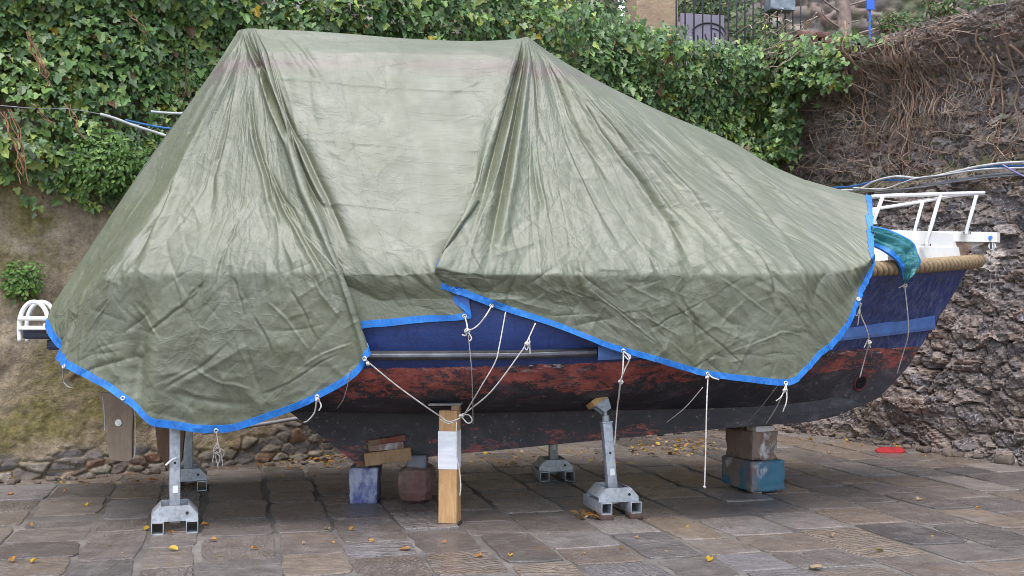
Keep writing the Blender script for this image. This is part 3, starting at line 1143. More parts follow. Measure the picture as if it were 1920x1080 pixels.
#        top (px,py,Y)     shoulder     middle      kink at the gunwale   below    hem
# depth None -> worked out from the gunwale
TC = [
    [(446, 59, 7.20), (420, 100), (272, 310), (98, 572, 7.12), (90, 592, 7.10), (85, 612, 7.08)],
    [(449, 57, 7.19), (428, 98), (288, 325), (116, 585, 6.98), (114, 620, 6.97), (108, 652, 6.97)],
    [(452, 56, 7.17), (434, 97), (306, 335), (150, 555, 6.72), (122, 620, 6.66), (100, 672, 6.64)],
    [(455, 55, 7.15), (442, 97), (335, 345), (205, 522, None), (178, 640, -.03), (160, 709, -.03)],
    [(459, 54, 7.14), (450, 97), (368, 350), (264, 514, None), (246, 640, -.05), (232, 752, -.05)],
    [(463, 53, 7.13), (460, 97), (408, 360), (332, 513, None), (312, 660, -.05), (300, 799, .0)],
    [(467, 53, 7.12), (470, 97), (448, 370), (410, 512, None), (406, 660, -.06), (409, 812, .04)],
    [(471, 53, 7.11), (480, 97), (490, 370), (487, 512, None), (497, 650, -.06), (506, 785, .03)],
    [(475, 53, 7.10), (490, 97), (530, 370), (562, 512, None), (585, 640, -.05), (600, 745, .0)],
    [(479, 53, 7.10), (500, 97), (570, 370), (635, 512, None), (664, 600, -.06), (686, 669, -.05)],
    [(484, 54, 7.10), (506, 98), (580, 370), (645, 514, .045), (664, 570, .03), (677, 617, .03)],
    [(560, 57, 7.10), (570, 98), (635, 370), (700, 515, None), (720, 565, -.01), (732, 610, .0)],
    [(660, 64, 7.12), (665, 99), (710, 370), (760, 515, None), (786, 560, -.01), (800, 603, .0)],
    [(760, 72, 7.15), (763, 100), (785, 370), (808, 512, None), (842, 560, -.01), (871, 598, .0)],
    [(870, 77, 7.18), (890, 102), (892, 335), (838, 508, .05), (879, 550, .045), (884, 594, .035)],
    [(975, 72, 7.21), (962, 115), (898, 335), (818, 500, -.03), (811, 522, -.03), (809, 534, -.03)],
    [(981, 70, 7.22), (974, 112), (925, 335), (872, 512, -.03), (868, 540, -.04), (868, 554, -.04)],
    [(985, 69, 7.23), (986, 112), (965, 340), (940, 515, None), (938, 550, -.02), (940, 580, -.02)],
    [(989, 69, 7.23), (998, 114), (1005, 350), (1020, 515, None), (1030, 565, -.02), (1040, 612, -.02)],
    [(993, 71, 7.24), (1012, 117), (1052, 360), (1100, 516, None), (1128, 590, -.02), (1155, 656, -.02)],
    [(998, 74, 7.25), (1026, 122), (1112, 370), (1190, 516, None), (1215, 610, -.03), (1240, 680, -.0)],
    [(1005, 80, 7.26), (1046, 132), (1175, 375), (1280, 516, None), (1305, 630, -.04), (1326, 704, -.0)],
    [(1018, 90, 7.28), (1076, 152), (1240, 380), (1370, 516, None), (1395, 640, -.04), (1412, 716, -.02)],
    [(1048, 110, 7.30), (1122, 182), (1310, 385), (1440, 516, None), (1462, 640, -.05), (1475, 722, -.04)],
    [(1115, 148, 7.34), (1192, 226), (1380, 395), (1503, 515, None), (1522, 610, -.05), (1536, 671, -.05)],
    [(1235, 207, 7.40), (1295, 272), (1435, 402), (1555, 512, None), (1572, 575, -.04), (1586, 620, -.05)],
    [(1382, 271, 7.45), (1412, 312), (1505, 408), (1594, 506, None), (1603, 540, -.04), (1611, 560, -.05)],
    [(1440, 306, 7.42), (1462, 336), (1540, 412), (1611, 500, None), (1617, 525, -.03), (1622, 537, -.03)],
    [(1500, 334, 7.38), (1518, 352), (1575, 416), (1623, 495, None), (1628, 510, -.03), (1630, 518, -.03)],
    [(1562, 352, 7.34), (1572, 366), (1605, 424), (1631, 488, None), (1634, 500, -.02), (1635, 506, -.02)],
    [(1633, 368, 7.31), (1634, 384), (1636, 430), (1638, 478, None), (1638, 488, -.02), (1638, 496, -.02)],
]


def tarp_columns():
    cols = []
    for i, c in enumerate(TC):
        p0 = at(*c[0])
        base = near_at_px(c[3][0])
        d3 = c[3][2]
        Y3 = base if d3 is None else (d3 if d3 > 1 else base + d3)
        p3 = at(c[3][0], c[3][1], Y3)

        def between(px, py, bulge):
            k = (py - HZ) / F
            dY, dZ = p3[1] - p0[1], p3[2] - p0[2]
            t = (H - k * p0[1] - p0[2]) / (dZ + k * dY)
            return at(px, py, p0[1] + t * dY - bulge)
        sh = .10 if 9 <= i <= 15 else (.06 if i < 20 else .02)
        p1 = between(c[1][0], c[1][1], sh)
        p2 = between(c[2][0], c[2][1], .02 if 9 <= i <= 17 else -.02)

        def low(q):
            d = q[2]
            return at(q[0], q[1], d if d > 1 else near_at_px(q[0]) + d + .07)
        cols.append(np.array([p0, p1, p2, p3, low(c[4]), low(c[5])]))
    return np.array(cols)            # (ncol, 6, 3)


def pchip(xk, yk, x):
    """Monotone cubic along axis 0; yk (n, ...)."""
    h = np.diff(xk)
    hh = h.reshape(-1, *([1] * (yk.ndim - 1)))
    d = np.diff(yk, axis=0) / hh
    mm = np.zeros_like(yk)
    w1 = 2 * hh[1:] + hh[:-1]
    w2 = hh[1:] + 2 * hh[:-1]
    ok = d[:-1] * d[1:] > 0
    with np.errstate(divide='ignore', invalid='ignore'):
        v = (w1 + w2) / (w1 / d[:-1] + w2 / d[1:])
    mm[1:-1] = np.where(ok, v, 0)
    mm[0], mm[-1] = d[0], d[-1]
    i = np.clip(np.searchsorted(xk, x) - 1, 0, len(xk) - 2)
    s = ((x - xk[i]) / h[i]).reshape(-1, *([1] * (yk.ndim - 1)))
    hi = hh[i]
    return ((1 + 2 * s) * (1 - s) ** 2 * yk[i] + s * (1 - s) ** 2 * hi * mm[i] + s * s * (3 - 2 * s) * yk[i + 1] + s * s * (s - 1) * hi * mm[i + 1])


def vsmooth(cols):
    """Sample each column densely along v with a soft corner at the kink."""
    ncol = len(cols)
    vk = np.array([0, .09, .42, .70, .86, 1.0])
    nv = 400
    v = np.linspace(0, 1, nv)
    out = np.zeros((ncol, nv, 3))
    for c in range(ncol):
        lin = np.stack([np.interp(v, vk, cols[c][:, k]) for k in range(3)], 1)
        cub = pchip(vk, cols[c], v)
        p = .65 * lin + .35 * cub
        ker = np.hanning(9)
        ker /= ker.sum()
        pad = np.vstack([2 * p[0] - p[4:0:-1], p, 2 * p[-1] - p[-2:-6:-1]])
        p2 = np.stack([np.convolve(pad[:, k], ker, 'valid') for k in range(3)], 1)
        p2[0], p2[-1] = p[0], p[-1]
        out[c] = p2
    return v, out


def grid_normals(P):
    du = np.gradient(P, axis=1)
    dv = np.gradient(P, axis=0)
    n = np.cross(du, dv)
    n /= np.linalg.norm(n, axis=2, keepdims=True) + 1e-9
    return n


def build_tarp():
    r = np.random.default_rng(11)
    cols = tarp_columns()
    v, D = vsmooth(cols)
    ref = cols[:, 3] * .6 + cols[:, 5] * .4
    uk = np.concatenate([[0], np.cumsum(np.maximum(.03, np.linalg.norm(np.diff(ref, axis=0), axis=1)))])
    nu = 1040
    u = np.linspace(0, uk[-1], nu)
    P = pchip(uk, D, u).transpose(1, 0, 2)               # (nv, nu, 3)
    nv = len(v)
    U, Vv = np.meshgrid(u, v)
    nrm = grid_normals(P)
    sgn = np.sign(np.median(nrm[nv // 2, :, 1]))
    nrm = nrm * -sgn                                      # towards the camera
    # real cloth scale: how wide the cloth is here compared with the gunwale
    wid = np.linalg.norm(np.gradient(P, axis=1), axis=2)
    wid = np.clip(wid / (u[1] - u[0]), .02, 1.0)
    dep = np.concatenate([[np.zeros(nu)], np.cumsum(np.linalg.norm(np.diff(P, axis=0), axis=2), axis=0)])   # metres down the cloth
    h = np.zeros_like(U)
    kink = .70
    uC = lambda i: uk[i]

    def pleat(u0, w, amp, v0, v1, drift=0.0, sharp=1.0, peak=None):
        """A crease that runs down a column from the peak."""
        t = np.clip((Vv - v0) / (v1 - v0), 0, 1)
        prof = np.sin(np.pi * t ** .6) ** .9
        uc = u0 + drift * t + .02 * np.sin(9 * t + u0 * 7)
        d = (U - uc) / (w * (.35 + .9 * t))
        return amp * prof * (np.exp(-np.abs(d) ** 1.25 * sharp) - .35 * np.exp(-(d / 2.2) ** 2)) * np.sqrt(wid) * 1.2

    # left fan
    for k in range(12):
        u0 = r.uniform(uC(1), uC(9) + .05)
        h += pleat(u0, r.uniform(.012, .03), r.uniform(-1, 1) * .013, r.uniform(.0, .1), r.uniform(.55, 1.0), r.uniform(-.12, .12))
    # rolled edge of the left flap over the middle panel
    h += .035 * np.exp(-((U - uC(9)) / .035) ** 2) * sstep(.05, .4, Vv)
    # right fan
    for k in range(14):
        u0 = uC(15) + (uC(26) - uC(15)) * r.uniform(0, 1)
        h += pleat(u0, r.uniform(.012, .03), r.uniform(-1, 1) * .012, r.uniform(.0, .15), r.uniform(.5, 1.0), r.uniform(-.1, .22))
    # the folds one can tell apart, each along its own line on the cloth
    Bx = 960 + P[..., 0] * F / P[..., 1]
    By = HZ + (H - P[..., 2]) * F / P[..., 1]

    def locate(px, py):
        i, j = np.unravel_index(np.argmin((Bx - px) ** 2 + (By - py) ** 2), Bx.shape)
        return u[j], v[i], dep[i, j]

    def fold(pts, w, amp, side=1.0):
        q = sorted((locate(*p)[1], locate(*p)[0]) for p in pts)
        vq, uq = np.array([a for a, _ in q]), np.array([b for _, b in q])
        uc = np.interp(v, vq, uq)[:, None]
        lo_, hi_ = vq[0], vq[-1]
        t = np.clip((Vv - lo_) / (hi_ - lo_), 0, 1)
        prof = sstep(-.04, .10, (Vv - lo_)) * sstep(-.02, .16, hi_ - Vv + 0 * t)
        d = (U - uc) * wid / (w * (.45 + .75 * t))
        return amp * prof * (-np.exp(-np.abs(d + .35 * side) ** 1.5) + .75 * np.exp(-(np.abs(d - 1.1 * side) / 1.1) ** 2))

    for pts, w, a, sd_ in (
            ([(462, 62), (492, 130), (548, 275), (600, 385), (640, 480)], .034, .05, -1), ([(480, 62), (520, 170), (566, 275), (610, 370), (655, 480)], .024, .035, -1),
            ([(478, 75), (490, 160), (510, 235)], .02, .02, 1), ([(452, 75), (425, 150), (378, 235), (330, 330), (300, 395), (262, 470), (250, 520)], .038, .05, 1),
            ([(447, 75), (400, 160), (350, 250), (250, 380)], .03, .035, 1), ([(470, 180), (478, 260), (500, 330), (540, 440)], .022, .022, -1),
            ([(440, 150), (425, 240), (400, 330), (395, 410)], .025, .022, 1), ([(500, 300), (545, 390), (590, 470)], .02, .022, -1), ([(520, 350), (560, 430), (600, 500), (640, 600)], .022, .022, -1),
            ([(520, 70), (560, 120), (600, 160)], .018, .014, -1), ([(545, 70), (600, 140), (640, 200)], .018, .012, -1),
            ([(981, 82), (958, 190), (937, 270), (920, 330), (896, 420)], .03, .05, 1), ([(986, 90), (976, 180), (960, 270), (945, 360), (930, 440), (918, 500)], .03, .045, 1),
            ([(992, 90), (1003, 150), (1010, 240), (1040, 300)], .02, .02, -1), ([(1010, 95), (1045, 150), (1070, 220), (1110, 290), (1160, 370)], .028, .035, -1),
            ([(1030, 110), (1080, 170), (1130, 250), (1200, 340), (1260, 420), (1290, 500)], .034, .045, -1), ([(1085, 160), (1160, 250), (1225, 340), (1300, 430)], .03, .03, -1),
            ([(1140, 200), (1230, 290), (1300, 360), (1360, 430), (1420, 500)], .036, .04, -1), ([(1200, 215), (1290, 300), (1390, 370)], .03, .03, -1),
            ([(1270, 240), (1360, 320), (1440, 400), (1500, 470)], .034, .035, -1), ([(1060, 260), (1110, 370), (1170, 480)], .022, .016, -1), ([(1000, 290), (1015, 380), (1010, 450)], .02, .014, 1),
            ([(1360, 300), (1420, 340), (1480, 370)], .025, .025, -1), ([(1440, 340), (1500, 390), (1560, 420)], .02, .02, -1),
            ([(1420, 470), (1450, 550), (1500, 620)], .03, .02, -1), ([(1260, 540), (1300, 600), (1320, 690)], .03, .02, -1), ([(1080, 480), (1090, 560), (1110, 600)], .03, .015, 1)):
        h += fold(pts, w, a, sd_)
    # sharp creases of the hanging left skirt and others, drawn end to end
    def sharp(p, q, w, amp):
        u0, _, d0 = locate(*p)
        u1, _, d1 = locate(*q)
        L2 = (u1 - u0) ** 2 + (d1 - d0) ** 2 + 1e-9
        t = ((U - u0) * (u1 - u0) + (dep - d0) * (d1 - d0)) / L2
        pe = ((U - u0) * (d1 - d0) - (dep - d0) * (u1 - u0)) / math.sqrt(L2)
        pe = pe + .022 * fbm(U * 5, dep * 5, 3, 77) + .05 * t * (1 - t) * math.sin(u0 * 50)
        return amp * np.clip(4 * t * (1 - t) * 1.6, 0, 1) * (t > 0) * (t < 1) * (np.exp(-np.abs(pe) / w) - .5 * np.exp(-np.abs(pe - 1.8 * w) / (2.2 * w)))

    for p, q, w, a in (((270, 638), (388, 518), .02, -.022), ((300, 735), (430, 645), .016, -.018), ((360, 682), (472, 738), .014, .02), ((385, 520), (335, 585), .02, .02), ((432, 520), (455, 600), .02, -.02),
                       ((470, 590), (510, 668), .016, -.02), ((440, 610), (475, 735), .014, .016), ((500, 560), (585, 660), .016, .016), ((540, 540), (600, 640), .016, -.016), ((480, 745), (640, 660), .014, -.014),
                       ((250, 560), (300, 640), .02, .016), ((560, 690), (660, 640), .014, .012), ((320, 520), (345, 580), .02, -.016), ((590, 520), (640, 600), .014, .016), ((200, 560), (160, 660), .018, -.016), ((150, 640), (210, 560), .016, .016),
                       ((1100, 540), (1230, 640), .016, .014), ((1250, 560), (1400, 690), .016, -.014), ((1340, 520), (1450, 600), .016, .014), ((1450, 540), (1530, 640), .016, -.012), ((1400, 650), (1520, 640), .012, .012), ((1210, 620), (1330, 560), .014, -.012),
                       ((900, 150), (830, 190), .014, .010), ((660, 290), (720, 330), .008, .010), ((560, 430), (660, 560), .012, .012), ((700, 110), (740, 180), .01, -.010), ((800, 110), (700, 125), .01, .008)):
        h += sharp(p, q, w * .4, a * .55)
    # middle panel: a few soft hanging folds
    for k in range(5):
        u0 = r.uniform(uC(10), uC(14))
        h += pleat(u0, r.uniform(.02, .05), r.uniform(-1, .6) * .014, .02, r.uniform(.3, .7), r.uniform(-.2, .2))

    def crease(cu, cv_, ang, L, w, amp):
        j0, j1 = np.searchsorted(u, cu - L), np.searchsorted(u, cu + L)
        sl = np.s_[:, j0:j1]
        lu, lv = U[sl] - cu, dep[sl] - cv_
        al = lu * math.cos(ang) + lv * math.sin(ang)
        pe = -lu * math.sin(ang) + lv * math.cos(ang) + .05 * (al / L) ** 2 * L
        win = np.clip(1 - (al / L) ** 2, 0, 1) ** 1.5
        h[sl] += amp * win * np.exp(-np.abs(pe) / w) * np.sqrt(wid[sl])

    ddep = dep[:, ::40].mean(1)
    umax = uk[-1]
    # long diagonal creases, mostly on the hanging part and round the kink
    for k in range(150):
        cu = r.uniform(0, umax)
        j = np.argmin(np.abs(u - cu))
        low = r.uniform() < .62
        vv = r.uniform(.6, .98) if low else r.uniform(.15, .7)
        cd = dep[int(vv * (nv - 1)), j]
        right = cu > uC(16)
        left = cu < uC(9)
        mid = not right and not left
        ang = r.normal(.9 if right else 2.0 if left else 1.6, .55)
        if low:
            ang = r.uniform(0, math.pi)
        a = r.uniform(-1, 1) * (.014 if not mid else .006) * (1.0 if low else .7)
        crease(cu, cd, ang, r.uniform(.12, .45), r.uniform(.01, .028), a)
    # crumple: short creases everywhere
    for k in range(2600):
        cu = r.uniform(0, umax)
        j = np.argmin(np.abs(u - cu))
        vv = r.uniform(.08, 1)
        cd = dep[int(vv * (nv - 1)), j]
        mid = uC(10) < cu < uC(14)
        a = r.uniform(-1, 1) * ((.0042 + .0022 * (vv > .68)) if not mid else .0028)
        crease(cu, cd, r.uniform(0, math.pi), r.uniform(.04, .22), r.uniform(.006, .018), a)
    for dd in (.5, .95, 1.4):                              # creases left by the folded packet
        h += .0045 * np.exp(-np.abs(dep - dd - .01 * fbm(U * 2, U * 0, 2, 3)) / .008) * wid * (U > uC(9))
    for uu in np.arange(.35, umax, .62):
        h += -.004 * np.exp(-np.abs(U - uu - .01 * fbm(dep * 2, U * 0 + uu, 2, 4)) / .008) * wid
    h += .012 * fbm(U * 2.2, dep * 1.8, 3, 5) * np.sqrt(wid) + .006 * fbm(U * 8, dep * 7, 3, 6) * wid
    # facets of crumpled plastic
    wu_, wv_ = U + .05 * fbm(U * 4, dep * 4, 3, 120), dep + .05 * fbm(U * 4, dep * 4, 3, 121)
    more = (.35 + .65 * sstep(-.3, .4, fbm(U * 1.1, dep * 1.1, 3, 122))) * np.where((U > uC(10)) & (U < uC(14)), .45, 1.0) * (.6 + .4 * sstep(.6, .75, Vv))
    f1 = voronoi((wu_ * .8 + wv_ * .5) / .15, (wv_ * .8 - wu_ * .5) / .10, 41, 1.0)[0]
    f2 = voronoi((wu_ * .9 - wv_ * .4) / .07, (wv_ * .9 + wu_ * .4) / .05, 42, 1.0)[0]
    h += more * (.0105 * f1 ** 2 + .0042 * f2 ** 2) * wid
    # zig-zag where cloth breaks over the gunwale
    brk = np.exp(-((Vv - kink) / .05) ** 2)
    h += brk * .022 * fbm(U * 11, Vv * 4, 3, 15)
    # the hanging skirt bellies in and out
    skirt = sstep(kink, .95, Vv)
    h += skirt * .035 * fbm(U * 1.7, Vv * 1.2, 2, 25)
    h += sstep(.88, 1.0, Vv) * (.016 * fbm(U * 5, U * 0 + 2, 3, 26) + .008 * fbm(U * 15, U * 0 + 5, 2, 27))
    # big pocket folds in the left skirt
    h += -.055 * skirt * np.exp(-((U - (uC(4) + .03 + .12 * (Vv - .7))) / .05) ** 2) * sstep(1.02, .9, Vv)
    h += .05 * skirt * np.exp(-((U - (uC(4) + .17)) / .08) ** 2)
    h += -.05 * skirt * np.exp(-((U - (uC(2) + .06)) / .035) ** 2)
    edge = sstep(0, .03, Vv)
    fold_lock = 1 - .75 * (np.exp(-((U - .5 * (uC(9) + uC(10))) / .02) ** 2) + np.exp(-((U - .5 * (uC(14) + uC(15))) / .03) ** 2))
    endlock = sstep(0, .12, U) * sstep(0, .15, umax - U)
    h = .95 * h * edge * np.clip(fold_lock, 0, 1) * (.25 + .75 * endlock) * sstep(0, .1, U)
    near = P + nrm * h[..., None]
    # the cloth lies on the hull and rail, never inside them
    x_, z_ = near[..., 0], near[..., 2]
    s_ = np.full(x_.shape, .5)
    for _ in range(4):
        zs_ = sheer(s_)
        w_ = np.clip((z_ - ZB) / (zs_ - ZB), 0, 1)
        s_ = np.clip((x_ - X_STERN) / (xstem(ZB + (sheer(1.0) - ZB) * w_) - X_STERN), 0, 1)
    _x, hb_, _z = hull_pt(s_, w_)
    lim = cy(x_) - hb_ - .014 - .045 * np.exp(-((z_ - 1.03) / .08) ** 2) + 2.5 * np.maximum(0, z_ - zs_) - .055 * sstep(.6, .85, s_) * sstep(1.3, 1.44, z_) * sstep(1.75, 1.66, z_)
    lim = lim + 2.2 * np.maximum(0, X_STERN - .03 - x_)
    on = (x_ > X_STERN - .6) & (z_ < zs_ + .25)
    near[..., 1] = np.where(on & (near[..., 1] > lim), lim, near[..., 1])
    # far side: mirror image over the boat's centre line, coarser and quiet
    fi = np.linspace(0, nu - 1, 150).astype(int)
    farP = []
    for j in fi:
        p0 = P[0, j]
        k3 = int(kink * (nv - 1))
        q3, q5 = P[k3, j].copy(), P[-1, j].copy()
        u_ = u[j]
        if u_ < uC(3):                 # close the stern with the same edge
            t = sstep(0, uC(3), u_)
            q3t, q5t = P[k3, fi[0]], P[-1, fi[0]]
            p3m = P[int(kink * (nv - 1)), np.argmin(np.abs(u - uC(3)))].copy()
            p3m[1] = 2 * cy(p3m[0]) - p3m[1]
            p5m = p3m + [0, .05, -.5]
            q3 = q3t * (1 - t) + p3m * t
            q5 = q5t * (1 - t) + p5m * t
        else:
            q3[1] = 2 * cy(q3[0]) - q3[1]
            q5 = q3 + [0, .04, -(P[k3, j][2] - P[-1, j][2]) * .8]
        vs = np.linspace(0, 1, 40)
        kk = [0, kink, 1]
        cf = np.stack([np.interp(vs, kk, [p0[i], q3[i], q5[i]]) for i in range(3)], 1)
        if u_ < uC(3):
            same = np.stack([np.interp(vs, v, near[:, 0, i]) for i in range(3)], 1)
            tt = sstep(0, uC(3), u_)
            cf = same * (1 - tt) + cf * tt
        farP.append(cf)
    farP = np.array(farP).transpose(1, 0, 2)
    nf = grid_normals(farP)
    nf = nf * np.sign(np.median(nf[10, :, 1]))
    Uf, Vf = np.meshgrid(u[fi], np.linspace(0, 1, 40))
    farP = farP + nf * (.05 * fbm(Uf * 4, Vf * 3, 3, 44) * sstep(0, .2, Vf) * sstep(.3, .8, Uf))[..., None]
    Vt = np.concatenate([near.reshape(-1, 3), farP.reshape(-1, 3)])
    g1 = grid_faces(nv, nu)
    g2 = grid_faces(40, 150)[:, ::-1] + nv * nu
    if sgn > 0:
        pass
    uvs = np.concatenate([np.stack([U, dep], -1).reshape(-1, 2), np.stack([Uf + 20, Vf * 2], -1).reshape(-1, 2)])
    # orient faces outwards
    a, b, c = near[nv // 2, nu // 2], near[nv // 2, nu // 2 + 1], near[nv // 2 + 1, nu // 2]
    if np.cross(b - a, c - a)[1] > 0:
        g1 = g1[:, ::-1]
    a, b, c = farP[20, 75], farP[20, 76], farP[21, 75]
    f2 = grid_faces(40, 150)
    if np.cross(b - a, c - a)[1] < 0:
        f2 = f2[:, ::-1]
    g2 = f2 + nv * nu
    jj = (np.arange((nv - 1) * (nu - 1)) % (nu - 1))
    rr = (np.arange((nv - 1) * (nu - 1)) // (nu - 1))
    back = (u[jj] > uC(14)) & (u[jj] < uC(15) - .005) & (v[rr] > .66)
    o = mk("tarpaulin", Vt, [g1, g2], [M_TARP, M_INNER], None, smooth=True, uv=uvs, matidx=np.concatenate([back.astype(int), np.zeros(len(g2))]))
    sm = o.modifiers.new("thickness", 'SOLIDIFY')
    sm.thickness = .004
    sm.offset = -1
    tag(o, "large olive green tarp with blue hem draped over the boat and roped down", "tarp")
    # hem: folded strip along the lower edge and up the bow edge
    N = grid_normals(near)
    N = N * -np.sign(np.median(N[nv // 2, :, 1]))

    def hem(name, A, B, NA, NB, t=.0055, M=None, NM=None):
        n = len(A)
        ov = (A - B)
        ov = ov / (np.linalg.norm(ov, axis=1, keepdims=True) + 1e-9)
        A2 = A + ov * .004
        if M is None:
            M, NM = (A + B) / 2, NA
        V = np.concatenate([A2 + NA * t, M + NM * t, B + NB * t, B - NB * (t + .004), M - NM * (t + .004), A2 - NA * (t + .004)])
        f = []
        i = np.arange(n - 1)
        for k in range(6):
            k2 = (k + 1) % 6
            f.append(np.stack([k * n + i, k * n + i + 1, k2 * n + i + 1, k2 * n + i], 1))
        caps = np.array([[k * n for k in range(6)], [k * n + n - 1 for k in range(5, -1, -1)]])
        return mk(name, V, [np.concatenate(f), caps], M_HEM, o)
    arc = dep[-1] - dep
    wdt = .037 + .02 * sstep(uC(4), uC(1), u) + .006 * fbm(u * 3, u * 0, 3, 88)
    J = np.arange(nu)
    rows = np.array([np.argmin(np.abs(arc[:, j] - wdt[j])) for j in J])
    # fractional row for an even upper edge
    B = np.array([[np.interp(-wdt[j], -arc[:, j], near[:, j, k]) for k in range(3)] for j in J])
    NBv = N[rows, J]
    Mh = np.array([[np.interp(-wdt[j] * .5, -arc[:, j], near[:, j, k]) for k in range(3)] for j in J])
    hem("hem", near[-1], B, N[-1], NBv, M=Mh, NM=N[(rows + nv - 1) // 2, J])
    rowsel = np.arange(0, nv)
    wj = np.linalg.norm(near[:, ::-1][:, :60] - near[:, -1:], axis=2)
    jb = np.array([np.argmin(np.abs(wj[i] - .034)) for i in rowsel])
    hem("side_hem", near[:, -1], near[rowsel, nu - 1 - jb], N[:, -1], N[rowsel, nu - 1 - jb])
    return o, near, u, uk, N


TARP, TNEAR, TU, TUK, TNRM = build_tarp()
TPX = np.stack([960 + TNEAR[..., 0] * F / TNEAR[..., 1], HZ + (H - TNEAR[..., 2]) * F / TNEAR[..., 1]], -1)
M_EYE = simple("eyelet_metal", (.7, .7, .72), .3, .5, metal=.8, var=.1, bump=0)


def tarp_at(px, py):
    d = np.hypot(TPX[..., 0] - px, TPX[..., 1] - py)
    i, j = np.unravel_index(np.argmin(d), d.shape)
    return TNEAR[i, j], TNRM[i, j]


EYES = {}
for k, (px, py) in enumerate([(232, 747), (594, 744), (684, 672), (870, 594), (919, 574), (1169, 657), (1326, 701), (1473, 719), (1609, 561), (406, 808), (120, 690)]):
    p, n = tarp_at(px, py)
    EYES[k] = p + n * .012
    mb = MB()
    R = np.array(Vector(n).to_track_quat('Z', 'Y').to_matrix())
    an = np.linspace(0, 2 * math.pi, 17)
    ring = p + n * .008 + (np.c_[.0105 * np.cos(an), .0105 * np.sin(an), 0 * an] @ R.T)
    mb.tube(ring, .0042, 6, caps=False)
    mb.build("eyelet", M_EYE, TARP, smooth=True)

# teal tarp scrap over the bow rail
def build_teal():
    m = Mat("teal_tarp", rough=.38, spec=.6)
    m.set("Base Color", m.ramp(m.noise(3, 6), [(.3, (.012, .1, .12)), (.55, (.02, .16, .17)), (.75, (.06, .2, .25))]))
    m.bump(m.noise(9, 7, m.scale(m.obj(), (1, 1, 2)), .65, 1.0), .5, .03)
    D_ = lambda px, e: near_at_px(px, e) + .075 * np.clip(((px - 960) * 7.3 / F - .9) / .8, 0, 1)
    up = [at(px, py, D_(px, e)) for px, py, e in ((1634, 424, .0), (1662, 430, .015), (1692, 443, .03), (1712, 456, .05), (1719, 474, .09), (1725, 494, .125), (1706, 520, .10), (1695, 531, .07))]
    lo = [at(px, py, D_(px, e)) for px, py, e in ((1634, 460, .05), (1652, 468, .07), (1668, 478, .115), (1682, 490, .13), (1687, 500, .125), (1690, 512, .10), (1692, 522, .08), (1694, 530, .065))]
    A, B = smooth_path(up, 90), smooth_path(lo, 90)
    n = min(len(A), len(B))
    A, B = A[:n], B[:n]
    t = np.linspace(0, 1, 40)[:, None, None]
    P = A[None] * (1 - t) + B[None] * t
    N = grid_normals(P)
    N = N * -np.sign(np.median(N[..., 1]))
    S = np.linspace(0, 1, n)[None, :]
    T = t[..., 0]
    h = .035 * np.sin(np.pi * T) * (.6 + .5 * np.sin(T * 17 + 2 * S)) * sstep(0, .2, 1 - S) + .012 * fbm(S * 8 + 0 * T, T * 6 + 0 * S, 3, 99)
    h = h * sstep(0, .1, T) * sstep(0, .1, 1 - T)
    P = P + N * h[..., None]
    o = mk("small_tarp", P.reshape(-1, 3), [grid_faces(40, n)], [m.m], smooth=True)
    sm = o.modifiers.new("thickness", 'SOLIDIFY')
    sm.thickness = .004
    tag(o, "small teal tarp with blue edging bunched over the bow rail and rope fender", "tarp")
    for nm, E, w in (("edging", P[0], 5), ("edging", P[-1], -6)):
        mb = MB()
        a = P[0] if w > 0 else P[-1]
        b = P[w - 1] if w > 0 else P[w]
        nn = N[0] if w > 0 else N[-1]
        k = len(a)
        V = np.concatenate([a + nn * .006, b + nn * .006, b - nn * .008, a - nn * .008])
        i = np.arange(k - 1)
        f = [np.stack([q * k + i, q * k + i + 1, ((q + 1) % 4) * k + i + 1, ((q + 1) % 4) * k + i], 1) for q in range(4)]
        mk("edging", V, [np.concatenate(f)], M_HEM, o)


build_teal()


# ------------------------------------------------------------------ ropes
def rope(name, label, paths, r=.0046, mat_=None, group="ropes tied to the tarp", knots=()):
    mb = MB()
    for p in paths:
        mb.tube(smooth_path(p, max(12, 8 * len(p))), r * .88, 7)
    for kp, size in knots:
        kp = np.asarray(kp)
        for q in range(3):
            an = np.linspace(0, 2 * math.pi * .9, 12)
            ax = rng.normal(size=(2, 3))
            ax[0] /= np.linalg.norm(ax[0])
            ax[1] -= ax[0] * (ax[0] @ ax[1])
            ax[1] /= np.linalg.norm(ax[1])
            mb.tube(kp + size * (np.cos(an)[:, None] * ax[0] + np.sin(an)[:, None] * ax[1]), r, 6)
    o = mb.build(name, mat_ or M_ROPE, None, smooth=True, origin=np.asarray(paths[0][0]))
    return tag(o, label, "rope", group)


YP = 6.55
E = EYES
# a: eyelet at the left flap's corner to the timber prop
rope("rope", "pale rope slanting from the left flap's corner down to the timber prop",
     [[E[2], at(740, 720, 6.3), at(795, 760, 6.42), at(826, 781, 6.55)]], .005, knots=[(at(690, 682, 6.17), .008)])
rope("rope", "short rope linking the two eyelets by the folded tarp corner, knotted below it",
     [[E[4], at(912, 590, 6.19), at(900, 606, 6.2), at(888, 616, 6.2), at(876, 620, 6.2)], [E[3], at(876, 612, 6.2), at(874, 628, 6.2), at(866, 628, 6.2)],
      [at(876, 620, 6.2), at(884, 634, 6.2), at(880, 640, 6.2)]], .0048, knots=[(at(876, 621, 6.2), .013)])
rope("rope", "thin vertical rope down the hull from the folded tarp corner",
     [[at(878, 628, 6.2), at(884, 690, 6.2), at(886, 745, 6.35), at(887, 795, 6.55)]], .0034, M_DIRTYROPE)
rope("rope", "rope from under the tarp hem angling across the blue topside to the prop",
     [[at(948, 585, 6.24), at(936, 650, 6.2), at(928, 680, 6.2), at(902, 725, 6.25), at(866, 785, 6.52)]], .0042)
